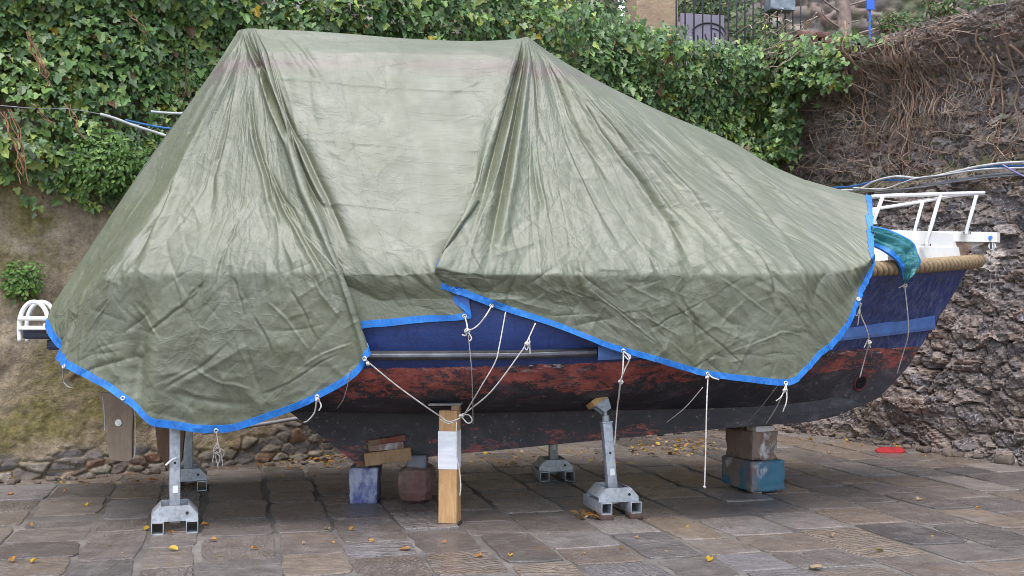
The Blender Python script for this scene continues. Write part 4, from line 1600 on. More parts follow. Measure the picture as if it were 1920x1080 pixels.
rope("rope", "rope with a looped knot at its upper end, reaching the timber prop",
     [[at(1004, 606, 6.24), at(986, 645, 6.2), at(974, 664, 6.2), at(920, 735, 6.3), at(868, 778, 6.52)],
      [at(992, 634, 6.2), at(994, 664, 6.2)], [at(992, 634, 6.2), at(984, 648, 6.19), at(988, 656, 6.19), at(994, 640, 6.19)]], .0046, knots=[(at(988, 645, 6.19), .011)])
rope("rope", "cord wound round the prop's head with a loop and a tail hanging down its face",
     [[at(824, 779, 6.54), at(840, 790, 6.5), at(858, 786, 6.5), at(867, 777, 6.56)], [at(825, 786, 6.54), at(842, 794, 6.5), at(862, 784, 6.5)],
      [at(862, 776, 6.5), at(876, 793, 6.5), at(885, 789, 6.5), at(880, 779, 6.5), at(866, 776, 6.5)],
      [at(856, 792, 6.5), at(856, 850, 6.5), at(861, 880, 6.5), at(864, 910, 6.5), at(862, 930, 6.5)]], .0042, M_ROPE, knots=[(at(864, 780, 6.5), .01)])
rope("rope", "doubled rope from the tarp hem down past the tilted jack stand pad",
     [[E[5], at(1168, 690, 6.28), at(1164, 720, 6.32), at(1158, 760, 6.5), at(1152, 838, 6.6)], [E[5], at(1180, 672, 6.26), at(1172, 692, 6.28), at(1163, 716, 6.3), at(1160, 750, 6.45)],
      [at(1170, 660, 6.24), at(1182, 668, 6.24), at(1178, 674, 6.24), at(1168, 664, 6.24)]], .0044, knots=[(at(1164, 716, 6.31), .012)])
rope("rope", "straight grey rope hanging free from the hem almost to the paving",
     [[E[6], at(1325, 760, 6.42), at(1323, 850, 6.42), at(1321, 914, 6.42)], [E[6], at(1336, 708, 6.38), at(1348, 712, 6.38)]], .0048, knots=[(at(1326, 708, 6.39), .008), (at(1321, 913, 6.42), .005)])
rope("rope", "rope with two frayed tails at the tarp's lowest bow corner",
     [[E[7], at(1466, 742, 6.45), at(1455, 752, 6.45)], [E[7], at(1475, 750, 6.45), at(1468, 772, 6.45)], [at(1472, 730, 6.46), at(1455, 765, 6.8), at(1436, 795, 7.2)]], .0042, knots=[(at(1472, 732, 6.45), .012)])
rope("rope", "thin dark cord slanting under the hull towards the block pile",
     [[at(1456, 726, 6.62), at(1425, 765, 7.0), at(1393, 802, 7.4)]], .0034, M_DIRTYROPE)
rope("rope", "rope looped at the bow edge of the tarp, running to the thruster hole",
     [[E[8], at(1614, 590, 6.95), at(1624, 615, 7.0), at(1629, 640, 7.1), at(1622, 670, 7.25), at(1612, 708, 7.3)],
      [E[8], at(1602, 580, 6.9), at(1606, 592, 6.9), at(1614, 572, 6.9)], [at(1612, 580, 6.9), at(1608, 610, 6.92)], [at(1628, 636, 7.08), at(1620, 652, 7.08)], [at(1629, 640, 7.08), at(1632, 652, 7.08)]],
     .0046, knots=[(at(1629, 642, 7.08), .014), (at(1611, 570, 6.9), .011)])
rope("rope", "cord from the teal tarp's tip down the flared bow to its stem",
     [[at(1695, 528, 7.26), at(1699, 560, 7.3), at(1703, 605, 7.36), at(1702, 632, 7.42), at(1694, 660, 7.52), at(1682, 700, 7.62)],
      [at(1696, 534, 7.25), at(1685, 540, 7.25)]], .0046, knots=[(at(1697, 536, 7.26), .013)])
rope("rope", "short rope with a curled tail at the eyelet over the keel's aft end",
     [[E[1], at(602, 760, 6.26), at(598, 770, 6.26)], [E[1], at(590, 772, 6.3), at(578, 788, 6.34), at(570, 792, 6.36)]], .005, knots=[(at(595, 750, 6.25), .01)])
rope("rope", "thin cord hanging in a curve from the left flap's corner to the bilge",
     [[at(657, 692, 6.2), at(652, 720, 6.24), at(644, 748, 6.32), at(632, 766, 6.45)]], .0034, M_DIRTYROPE)
rope("rope", "tangled bunch of rope ends dangling under the sagging left flap",
     [[E[9], at(408, 830, 6.36), at(402, 850, 6.36), at(398, 868, 6.36)], [E[9], at(410, 835, 6.36), at(416, 860, 6.36), at(418, 876, 6.36)],
      [at(408, 830, 6.36), at(400, 846, 6.35), at(412, 856, 6.35), at(408, 876, 6.35)], [at(409, 840, 6.36), at(420, 846, 6.37), at(416, 858, 6.37), at(404, 850, 6.36), at(410, 880, 6.36)]],
     .0038, M_DIRTYROPE, knots=[(at(408, 846, 6.36), .018)])
rope("rope", "small loop of rope below the blue hem at the stern corner",
     [[E[10], at(119, 712, 6.62), at(126, 724, 6.62), at(136, 727, 6.62)]], .0045)
rope("rope", "thin cord slanting over the bilge below the right flap",
     [[at(1318, 726, 6.5), at(1285, 764, 6.56), at(1250, 792, 6.7)]], .0034, M_DIRTYROPE)
mbp = np.array([3.40, cy(3.4) - .03, 1.70])
rope("rope", "thin line hanging from the white bow platform's roller",
     [[mbp, mbp + [0, 0, -.16], mbp + [-.004, 0, -.36]]], .003, M_DIRTYROPE, group=None)

# ------------------------------------------------------------------ jack stands
def galvanised():
    m = Mat("galvanised_steel", rough=.42, metal=.35)
    pos = m.obj()
    sp = m.vor(45, pos, 'F1', "Color")
    g = m.n("ShaderNodeRGBToBW")
    m.put(g.inputs[0], sp)
    c = m.ramp(g.outputs[0], [(.2, (.33, .35, .38)), (.8, (.47, .49, .52))])
    c = m.mix(m.ramp(m.noise(9, 7, pos, .7), [(.5, 0.0), (.75, .6)]), c, (.17, .17, .175))
    c = m.mix(m.ramp(m.noise(5, 6, m.scale(pos, (1, 1, 1), loc=(3, 1, 7)), .7), [(.66, 0.0), (.74, .6)]), c, (.16, .09, .05))
    m.set("Base Color", c)
    m.bump(m.noise(40, 6, pos, .7), .2, .004)
    return m.m


M_GALV = galvanised()
M_STICK = simple("paper_label", (.75, .75, .74), .6, .4, var=.1, bump=0)
M_HOLE = simple("punched_hole", (.03, .03, .03), .9, .1, var=.1, bump=0)


def wood(name, a, b, scale=6.0, rough=.75):
    m = Mat(name, a, rough, .3)
    g = m.noise(scale, 8, m.scale(m.obj(), (7, 7, .8)), .65, 1.0)
    c = m.ramp(g, [(.3, a), (.7, b)])
    c = m.mix(m.ramp(m.noise(7, 6, None, .7), [(.5, 0.0), (.78, .55)]), c, tuple(x * .35 for x in a))
    m.set("Base Color", c)
    m.bump(m.math('ADD', g, m.noise(60, 5)), .35, .004)
    return m


M_PINE = wood("new_pine", (.4, .22, .1), (.58, .36, .17)).m
M_OLDPINE = wood("old_pine", (.25, .15, .08), (.36, .235, .14)).m


def jack_stand(label, px, py, rz, post_h, lean=0.0, packers=False, handle=False, pad=True, sticker=True, scale=1.0):
    p = on_ground(px, py)
    st = root("jack_stand", (p[0], p[1], 0), label, "jack stand", "steel jack stands under the boat", rz)
    R = np.array(Matrix.Rotation(rz, 3, 'Z'))
    base_z = .034 if packers else 0.0

    def W(v):
        return np.asarray(v, float)           # local coordinates; parent carries the placement

    def build(mb, name, m, parent=st):
        o = mb.build(name, m, None)
        o.parent = parent
        return o
    t = .005
    for sx in (-1, 1):
        mb = MB()
        cx, w, h, L = sx * .095, .068, .07, .38
        mb.box([cx - w / 2 + t / 2, 0, base_z + h / 2], (t, L, h), None, .0015)
        mb.box([cx + w / 2 - t / 2, 0, base_z + h / 2], (t, L, h), None, .0015)
        mb.box([cx, 0, base_z + t / 2], (w - 2 * t, L - .001, t), None, 0)
        mb.box([cx, 0, base_z + h - t / 2], (w - 2 * t, L - .001, t), None, 0)
        build(mb, "foot", M_GALV)
        if packers:
            mb = MB()
            mb.box([cx, -.15, .017], (.085, .1, .033), None, .004, jitter=.002)
            build(mb, "packer", wood("rusty_packer", (.07, .04, .035), (.12, .075, .06)).m)
    z0 = base_z + .064
    for sy in (-.135, .1):
        mb = MB()
        out = [(-.131, z0), (.131, z0), (.128, z0 + .03), (.075, z0 + .088), (-.075, z0 + .088), (-.128, z0 + .03)]
        mb.prism([[x, sy, z] for x, z in out], np.zeros(3), np.array([0, .006, 0]))
        pl = build(mb, "bridge_plate", M_GALV)
        if sy < 0:
            mb = MB()
            mb.tube([[.068, sy - .004, z0 + .045], [.068, sy + .001, z0 + .045]], .0085, 12)
            build(mb, "bolt_hole", M_HOLE, pl)
    for sx in (-1, 1):
        mb = MB()
        a, b = np.array([sx * .129, 0, z0 + .03]), np.array([sx * .077, 0, z0 + .086])
        d = b - a
        ang = math.atan2(d[2], d[0])
        mb.box((a + b) / 2 + [0, -.0145, 0], (np.linalg.norm(d), .225, .006), Matrix.Rotation(-ang, 3, 'Y'), .001)
        build(mb, "sloped_plate", M_GALV)
    Rl = np.array(Matrix.Rotation(lean, 3, 'Y')) @ np.array(Matrix.Rotation(-abs(lean) * .8, 3, 'X'))
    pv = np.array([0, -.02, base_z + .05])

    def lp(v):
        return pv + (np.asarray(v, float) - pv) @ Rl.T
    mb = MB()
    zt = post_h
    w = .062
    zc = (base_z + .035 + zt) / 2
    mb.box(lp([0, -.02, zc]), (w, w, zt - base_z - .035), Rl, .006)
    post = build(mb, "post", M_GALV)
    mb = MB()
    for q in (.45,):
        z = base_z + .2 + (zt - base_z - .2) * q
        mb.tube([lp([.0, -.02 - w / 2 - .0015, z]), lp([.0, -.02 - w / 2 + .004, z])], .0078, 12)
    build(mb, "pin_hole", M_HOLE, post)
    if sticker:
        mb = MB()
        mb.box(lp([.003, -.02 - w / 2 - .0012, base_z + .235]), (.03, .002, .042), Rl, 0)
        build(mb, "sticker", M_STICK, post)
    mb = MB()
    mb.box(lp([0, -.02, zt + .004]), (w + .008, w + .008, .01), Rl, .002)
    mb.tube([lp([0, -.02, zt]), lp([0, -.02, zt + .045])], .024, 14)
    mb.tube([lp([0, -.02, zt + .03]), lp([0, -.02, zt + .085])], .0125, 12)
    build(mb, "screw_jack", M_GALV)
    if pad:
        # swivel head tilted to lie against the bilge
        c = lp([-.01, -.02, zt + .10])
        Rp = Matrix.Rotation(-.32, 3, 'X') @ Matrix.Rotation(-.55, 3, 'Y')
        Ra = np.array(Rp)
        mb = MB()
        for sx in (-.03, .03):
            out = [(-.05, .03), (.05, .03), (.026, -.035), (-.026, -.035)]
            mb.prism([c + Ra @ np.array([x, sx, z]) for x, z in out], Ra @ np.array([0, -.003, 0]), Ra @ np.array([0, .003, 0]))
        mb.box(c + Ra @ np.array([0, 0, .033]), (.12, .1, .006), Ra, .001)
        mb.tube([c + Ra @ np.array([0, -.042, -.012]), c + Ra @ np.array([0, .042, -.012])], .008, 10)
        sw = build(mb, "swivel_head", M_GALV)
        mb = MB()
        mb.box(c + Ra @ np.array([0, 0, .055]), (.135, .12, .037), Ra, .004, jitter=.003)
        build(mb, "timber_pad", M_PINE, sw)
    if handle:
        mb = MB()
        z = base_z + .42
        mb.tube([[.008, -.055, z], [-.02, -.066, z - .012], [-.052, -.072, z - .040]], .0062, 8)
        build(mb, "locking_pin", M_TUBE, st)
    for c in st.children_recursive:
        if len(c.data.polygons):
            autosmooth(c, 35)
    return st


jack_stand("grey steel jack stand beneath the sagging stern flap, with pale locking pin", 328, 990, .29, .62, handle=True)
jack_stand("grey steel jack stand standing in shadow behind the stern stand", 353, 914, .27, .70, pad=True, sticker=False)
jack_stand("leaning steel jack stand with timber pad and rusty packers, right of the prop", 1147, 964, .24, .575, lean=-.07, packers=True)
jack_stand("small distant jack stand beyond the keel, on its far side", 1036, 895, .16, .62, pad=True)

# ------------------------------------------------------------------ timber prop
pp = on_ground(842, 986)
prop = root("timber_prop", (pp[0], pp[1] + .06, 0), "square pine prop wrapped in white paper, upright under the bilge", "timber prop", None, -.16)


def child(mb, name, m, parent):
    o = mb.build(name, m, None)
    o.parent = parent
    return o


mb = MB()
mb.box([0, 0, .347], (.112, .112, .67), None, .004, jitter=.002)
child(mb, "post", M_PINE, prop)
mb = MB()
s_ = .0575
out = [(-s_, -s_), (s_, -s_), (s_, s_), (-s_, s_)]
for i in range(4):
    pass
n_ = 15
V, fs = [], []
for k in range(n_):
    z = .335 + .225 * k / (n_ - 1)
    wv = .0012 * (k % 2)
    for x, y in out:
        V.append([x * (1 + wv * 12), y * (1 + wv * 12), z])
for k in range(n_ - 1):
    for j in range(4):
        fs.append([k * 4 + j, k * 4 + (j + 1) % 4, (k + 1) * 4 + (j + 1) % 4, (k + 1) * 4 + j])
mb.add(V, fs)
wr = Mat("white_paper", (.8, .8, .82), .6, .3)
wr.set("Base Color", wr.ramp(wr.noise(9, 5, wr.scale(wr.obj(), (1, 1, 3))), [(.3, (.66, .66, .7)), (.7, (.84, .84, .85))]))
child(mb, "paper_wrap", wr.m, prop)
mb = MB()
mb.box([0, 0, .006], (.125, .125, .012), None, .003, jitter=.004)  # dark slab painted as the shade in the gap under the post
child(mb, "foot_gap", wood("gap_shade", (.05, .035, .03), (.09, .06, .05)).m, prop)


def loose(name, label, cat, group, c, size, rot, m, bevel=.006, jitter=.004, taper=(1, 1)):
    c = np.asarray(c, float)
    mb = MB()
    mb.box(c, size, rot, bevel, taper, jitter=jitter)
    o = mb.build(name, m, None, origin=c - [0, 0, size[2] / 2])
    autosmooth(o, 40)
    sb = o.modifiers.new("fine", 'SUBSURF')
    sb.subdivision_type = 'SIMPLE'
    sb.levels = sb.render_levels = 4
    dp = o.modifiers.new("wear", 'DISPLACE')
    tx = bpy.data.textures.get("wear") or bpy.data.textures.new("wear", 'CLOUDS')
    tx.noise_scale = .045
    tx.noise_depth = 4
    dp.texture = tx
    dp.texture_coords = 'GLOBAL'
    dp.strength = min(.02, .12 * min(size))
    dp.mid_level = .5
    return tag(o, label, cat, group)


RZ = lambda a: Matrix.Rotation(a, 3, 'Z')
RY = lambda a: Matrix.Rotation(a, 3, 'Y')
top = at(842, 765, pp[1])
loose("wedge", "small pine wedge on top of the timber prop", "wedge", None, [at(855, 768, 6.7)[0], pp[1] + .05, .695], (.045, .09, .03), RZ(-.1), M_OLDPINE)
loose("packing_board", "thin grey board between the timber prop and the hull", "board", None, [at(836, 764, 6.72)[0], pp[1] + .09, .7165], (.2, .13, .012), RZ(-.1), wood("grey_board", (.2, .18, .17), (.3, .28, .27)).m)


def painted(name, base, cols):
    m = wood(name, base, tuple(min(1, c * 1.5) for c in base), 5)
    base_sock = m.p.inputs["Base Color"].links[0].from_socket
    c = base_sock
    for i, (col, sc, lo, hi) in enumerate(cols):
        f = m.ramp(m.noise(sc, 6, m.scale(m.obj(), (1, 1, .6), loc=(i * 3.1, i, i * 2.3)), .65), [(lo, 0.0), (hi, .9)])
        c = m.mix(f, c, col)
    m.set("Base Color", c)
    return m.m


G = "timber blocks packed under the keel"
p = on_ground(680, 945)
b1 = loose("timber_block", "upright block smeared with blue and white paint, at the keel's aft end", "block", G, [p[0], p[1] + .13, .118], (.178, .26, .236), RZ(.02),
           painted("paint_smeared", (.15, .09, .06), [((.1, .12, .3), 3.2, .40, .5), ((.4, .42, .52), 9, .46, .6), ((.28, .1, .03), 4, .64, .7)]), .008, .006, (1.06, 1))
p = on_ground(779, 950)
loose("timber_block", "big round cornered brown block beside the blue smeared one", "block", G, [p[0], p[1] + .14, .122], (.222, .27, .244), RZ(-.12),
      painted("round_block", (.13, .095, .07), [((.16, .08, .075), 3, .42, .55), ((.26, .21, .17), 6, .55, .7)]), .075, .02, (1.1, 1.05))
loose("packing_block", "small smooth grey block on top of the big brown block", "block", G, [p[0] + .005, p[1] + .11, .284], (.125, .12, .078), RZ(-.1), simple("grey_packing", (.17, .17, .19), .7, .3), .014, .006)
loose("packing_block", "tiny pale offcut on the blue smeared block", "block", G, [at(676, 875, 7.45)[0], 7.46, .2505], (.058, .07, .029), RZ(.1), M_OLDPINE, .003, .002)
loose("timber_beam", "short pale beam tilted across the two keel blocks", "beam", G, [at(728, 857, 7.36)[0], 7.37, .318], (.305, .09, .088), RZ(.05) @ RY(-.13), wood("pale_beam", (.28, .17, .09), (.42, .27, .15)).m, .004, .003)
loose("plank", "grey offcut plank with white paint, lying on the tilted beam", "plank", G, [at(724, 840, 7.36)[0], 7.37, .383], (.235, .085, .04), RZ(.05) @ RY(-.11), painted("paint_offcut", (.2, .13, .1), [((.5, .48, .5), 5, .55, .62)]), .003, .003)
loose("plank", "dark red stained plank, topmost of the tilted timbers", "plank", G, [at(726, 829, 7.36)[0], 7.375, .425], (.25, .085, .034), RZ(.06) @ RY(-.14), painted("red_offcut", (.17, .11, .07), [((.2, .05, .04), 5, .5, .58)]), .003, .004)

G2 = "blocks stacked under the forefoot"
cn = on_ground(1410, 928)
ang = .33
ex, ey = np.array([math.cos(ang), math.sin(ang)]), np.array([-math.sin(ang), math.cos(ang)])


def pile(lx, ly, z, sx, sy, sz):
    c = cn[:2] + ex * (lx + sx / 2) + ey * (ly + sy / 2)
    return [c[0], c[1], z + sz / 2], (sx, sy, sz)


c_, s_ = pile(0, 0, .02, .255, .43, .205)
loose("timber_block", "paint splashed base block of the stack under the forefoot", "block", G2, c_, s_, RZ(ang),
      painted("paint_block", (.16, .125, .105), [((.04, .15, .22), 3.0, .45, .56), ((.22, .08, .075), 4.5, .6, .68), ((.42, .42, .44), 7, .6, .68)]), .012, .008)
c_, s_ = pile(.02, .03, .226, .205, .36, .2)
loose("timber_block", "brown block with white paint drips, middle of the forefoot stack", "block", G2, c_, s_, RZ(ang),
      painted("drip_block", (.17, .12, .095), [((.55, .53, .52), 4, .6, .66), ((.05, .2, .4), 5, .68, .72)]), .008, .01)
c_, s_ = pile(.045, .03, .427, .15, .13, .045)
loose("packing_block", "whitish packing block topping the forefoot stack", "block", G2, c_, s_, RZ(ang + .05), painted("white_block", (.3, .24, .2), [((.6, .57, .55), 4, .45, .55)]), .005, .004)
c_, s_ = pile(.01, .17, .427, .16, .2, .042)
loose("packing_block", "dark packing block behind the whitish one on the forefoot stack", "block", G2, c_, s_, RZ(ang), wood("dark_pack", (.06, .05, .04), (.1, .085, .07)).m, .005, .006)
for k, (lx, ly) in enumerate(((.03, .02), (.17, .05), (.1, .33))):
    c_, s_ = pile(lx, ly, 0, .07, .06, .0195)
    loose("stone_chip", ["flat stone chip under the near corner of the paint splashed block", "flat stone chip under the right corner of the paint splashed block", "flat stone chip hidden behind the paint splashed block's base"][k], "stone", "stone chips under the block stack", c_, s_, RZ(k), simple("chip_stone", (.2, .18, .16), .8), .005, .004)

# ------------------------------------------------------------------ boards hanging at the stern
def hanging_board(name, label, pts, Y, th, m, bolt=None, ropes=()):
    o3 = [at(x, y, Y) for x, y in pts]
    b = np.mean(o3, axis=0)
    b[2] = min(q[2] for q in o3)
    mb = MB()
    mb.prism(o3, np.array([0, -th / 2, 0]), np.array([0, th / 2, 0]))
    o = mb.build(name, m, None, origin=b)
    bv = o.modifiers.new("soft_edges", 'BEVEL')
    bv.width = .005
    bv.segments = 2
    tag(o, label, "board")
    if bolt:
        c = at(bolt[0], bolt[1], Y) + [0, -th / 2, 0]
        mb = MB()
        mb.tube([c + [0, .002, 0], c + [0, -.006, 0]], .021, 18)
        mb.tube([c + [0, -.004, 0], c + [0, -.014, 0]], .012, 6)
        mb.build("bolt", M_STEEL, o)
    return o


M_BOARD = wood("weathered_board", (.23, .165, .115), (.32, .245, .18), 4).m
hanging_board("stern_board", "weathered brown board with a round bolt, hanging below the stern hem", [(186, 735), (256, 735), (250, 800), (249, 862), (240, 866), (206, 862), (200, 800)], 6.92, .03, M_BOARD, (224, 792))
hanging_board("stern_board", "dark brown board half hidden behind the stern jack stand", [(290, 780), (350, 780), (342, 862), (328, 882), (312, 878), (296, 838)], 7.5, .03, wood("rusty_board", (.13, .075, .045), (.19, .12, .075), 4).m)
rope("rope", "cord down the left edge of the bolted stern board", [[at(193, 745, 6.86), at(196, 780, 6.86), at(196, 808, 6.86)]], .0042)
rope("rope", "cord down the right edge of the bolted stern board", [[at(252, 750, 6.86), at(254, 800, 6.86), at(253, 850, 6.86), at(249, 861, 6.86)]], .0046)

# red scrap on the paving
mb = MB()
pts = [on_ground(x, y) for x, y in [(1640, 846), (1652, 841), (1690, 842), (1698, 848), (1692, 852), (1645, 851)]]
mb.prism(pts, np.array([0, 0, .004]), np.array([0, 0, .018]))
o = mb.build("red_board", simple("red_paint", (.33, .02, .025), .6, var=.35, scale=14), None, origin=pts[0])
tag(o, "flat bright red board lying on the paving by the rock wall", "board")

# ------------------------------------------------------------------ leaves
def leaf_template(kind):
    if kind == "ivy":
        half = [(-.36, -.12), (-.60, .22), (-.30, .40), (-.30, .66)]
    elif kind == "oval":
        half = [(-.22, .12), (-.32, .4), (-.26, .7), (-.1, .92)]
    pts = [(0, 0)] + [(0, 1)] + half + [(-x, y) for x, y in half]
    v = np.array([(x, y, .28 * abs(x) - .12 * y * y) for x, y in pts])
    n = len(half)
    L = [0] + list(range(2, 2 + n)) + [1]
    R = [0, 1] + list(range(2 + 2 * n - 1, 2 + n - 1, -1))
    return v, np.array([L[::-1], R[::-1]])


def leaf_field(kind, pos, nrm, tipdir, size, col):
    """One mesh of many leaves."""
    tv, tf = leaf_template(kind)
    n = len(pos)
    z = nrm / np.linalg.norm(nrm, axis=1, keepdims=True)
    y = tipdir - z * np.sum(tipdir * z, 1, keepdims=True)
    y /= np.linalg.norm(y, axis=1, keepdims=True) + 1e-9
    x = np.cross(y, z)
    V = pos[:, None] + size[:, None, None] * (tv[None, :, :1] * x[:, None] + tv[None, :, 1:2] * y[:, None] + tv[None, :, 2:] * z[:, None])
    k = len(tv)
    Fc = (tf[None] + (np.arange(n) * k)[:, None, None]).reshape(-1, tf.shape[1])
    C = np.repeat(col, k, 0)
    return V.reshape(-1, 3), Fc, C


def leaf_mat(name, rough=.42):
    m = Mat(name, rough=rough, spec=.55)
    c = m.attr("col", "Color")
    m.set("Base Color", m.mix(.35, c, m.ramp(m.noise(60, 3), [(.3, (.5, .5, .5)), (.7, (1, 1, 1))]), 'MULTIPLY'))
    tr = m.n("ShaderNodeBsdfTranslucent")
    m.nt.links.new(c, tr.inputs[0])
    mx = m.n("ShaderNodeMixShader")
    mx.inputs[0].default_value = .28
    m.nt.links.new(m.p.outputs[0], mx.inputs[1])
    m.nt.links.new(tr.outputs[0], mx.inputs[2])
    out = [q for q in m.nt.nodes if q.type == 'OUTPUT_MATERIAL'][0]
    m.nt.links.new(mx.outputs[0], out.inputs[0])
    return m.m


M_LEAF = leaf_mat("ivy_leaf", .5)
PAL = np.array([(.026, .06, .024), (.042, .092, .034), (.062, .125, .044), (.09, .16, .055), (.06, .11, .062), (.105, .155, .095), (.15, .21, .07)])


def ivy_colors(n, x, z, r, bright=1.0):
    t = fbm(x * 1.3, z * 1.3, 3, 201)
    w = r.uniform(0, 1, n) + .25 * t
    i = np.clip((w * 7).astype(int), 0, 6)
    c = PAL[i] * r.uniform(.75, 1.3, (n, 1)) * bright * np.array([2.6, 2.3, 1.8])
    yel = r.uniform(0, 1, n) < (.004 + .02 * (fbm(x * 2.1, z * 2.1, 2, 207) > .45))
    c[yel] = np.array([.5, .34, .03]) * r.uniform(.6, 1.1, (yel.sum(), 1))
    pl = (r.uniform(0, 1, n) < .09)  # pale leaves: sky glints on the ivy put into the leaf colour
    c[pl] = np.array([.22, .29, .16]) * r.uniform(.7, 1.15, (pl.sum(), 1))
    dd = (r.uniform(0, 1, n) < .02 + .10 * (fbm(x * 1.7 + 5, z * 1.7, 2, 209) > .5))
    c[dd] = np.array([.2, .115, .055]) * r.uniform(.6, 1.3, (dd.sum(), 1))
    yg = (r.uniform(0, 1, n) < .05)
    c[yg] = np.array([.2, .26, .04]) * r.uniform(.7, 1.1, (yg.sum(), 1))
    return c


def ztop(a):
    return np.interp(a, [-5, 2.2, 3.6, 4.6, 5.3, 5.9, 7.0, 7.9], [4.75, 4.7, 4.4, 4.25, 4.12, 3.98, 4.0, 4.02])


def zlow(a):
    return np.interp(a, [-5, 0, .35, .8, 1.1, 2.2, 4.5, 6.0, 7.2, 7.75, 8.0], [2.1, 2.22, 2.14, 2.2, 2.05, 1.9, 2.3, 2.55, 2.6, 2.8, 3.2])


def build_ivy():
    r = np.random.default_rng(5)
    n = 115000
    a = r.uniform(-4.2, CORNER_A + .12, n)
    z = r.uniform(1.6, 4.8, n)
    lo = zlow(a) + .16 * fbm(a * 2.2, 0 * a, 3, 210) + .07 * fbm(a * 9, 0 * a, 2, 211)
    hi = ztop(a) + .10 * fbm(a * 2.5, 0 * a, 3, 212) + .06 * fbm(a * 8, 0 * a, 2, 213)
    soft = .12
    ok = (z > lo - r.exponential(.03, n)) & (z < hi + r.exponential(.03, n))
    # a thin, twiggy strip where the cables run, low on the left
    gap = np.exp(-((z - (2.72 + .04 * a)) / .14) ** 2) * sstep(2.4, 1.2, a)
    gap += .5 * (fbm(a * 1.6, z * 1.6, 3, 221) < -.42)
    ok &= r.uniform(0, 1, n) > .72 * gap
    # fewer leaves where the tarp hides the wall for good
    a, z = a[ok], z[ok]
    n = len(a)
    bul = .16 + .22 * fbm(a * 1.5, z * 1.5, 4, 230) + .12 * fbm(a * 5, z * 5, 2, 231)
    bul = np.clip(bul, .0, .7) + .22 * sstep(3.2, 4.0, z)
    low_thin = sstep(0, .25, z - zlow(a))
    depth = r.uniform(0, 1, n) ** .6
    off = .05 + (bul + .05) * depth * (.3 + .7 * low_thin) - .25 * sstep(3.8, 4.2, z) * r.uniform(0, 1, n)
    pos = left_pt(a, z, off)
    nw = np.array([WN[0], WN[1], 0])
    gx = (fbm((a + .05) * 1.5, z * 1.5, 4, 230) - fbm((a - .05) * 1.5, z * 1.5, 4, 230)) * 2.2
    gz = (fbm(a * 1.5, (z + .05) * 1.5, 4, 230) - fbm(a * 1.5, (z - .05) * 1.5, 4, 230)) * 2.2
    nrm = nw[None] * 1.0 + np.array([0, 0, .45]) + r.normal(0, .42, (n, 3))
    nrm -= gx[:, None] * np.array([WU[0], WU[1], 0]) + gz[:, None] * np.array([0, 0, 1.0])
    tip = np.array([0, 0, -1.0]) + r.normal(0, .55, (n, 3)) + nw * .25
    size = np.clip(r.lognormal(math.log(.043), .36, n), .025, .1)
    col = ivy_colors(n, a, z, r)
    V, Fc, C = leaf_field("ivy", pos, nrm, tip, size, col)
    iv = mk("ivy", V, [Fc], M_LEAF, None, {"col": C}, origin=left_pt(np.array([2.0]), np.array([2.2]), np.array([.1]))[0])
    tag(iv, "dense dark green ivy covering the retaining wall behind the tarp", "ivy", kind="stuff")
    # stems
    mb = MB()
    for k in range(150):
        a0 = r.uniform(-3, 7.8)
        z0 = r.uniform(2.6, 4.0)
        L = r.uniform(.4, 1.3)
        q = []
        aa, zz = a0, z0
        da = r.normal(0, .25)
        for i in range(8):
            q.append(left_pt(np.array([aa]), np.array([zz]), np.array([.1 + r.uniform(0, .1)]))[0])
            aa += (da + r.normal(0, .2)) * L / 8
            zz -= L / 8
        if zz < zlow(a0) - .25:
            continue
        mb.tube(smooth_path(q, 20), r.uniform(.003, .007), 5)
    st = mb.build("stems", simple("ivy_stem", (.14, .085, .055), .8, .2, var=.4), iv, smooth=True)
    # dangling reddish bare tendrils on the far left
    mb = MB()
    for px, y0, y1 in ((52, 60, 140), (58, 70, 150), (62, 80, 165), (8, 210, 330), (14, 215, 345), (20, 205, 320), (125, 195, 260), (62, 195, 235), (240, 20, 60)):
        for s_ in range(2):
            aa, z1 = left_wall_px(px + r.uniform(-5, 5), y0, .4)
            _, z2 = left_wall_px(px, y1, .4)
            q = [left_pt(np.array([aa + r.normal(0, .015) + .02 * i]), np.array([z1 + (z2 - z1) * i / 6]), np.array([.42 + r.normal(0, .015)]))[0] for i in range(7)]
            mb.tube(smooth_path(q, 20), .0042, 5)
    o = mb.build("bare_tendrils", simple("tendril", (.26, .14, .085), .8, .2, var=.4), iv, smooth=True)
    o["label"] = "bare reddish tendrils"


build_ivy()


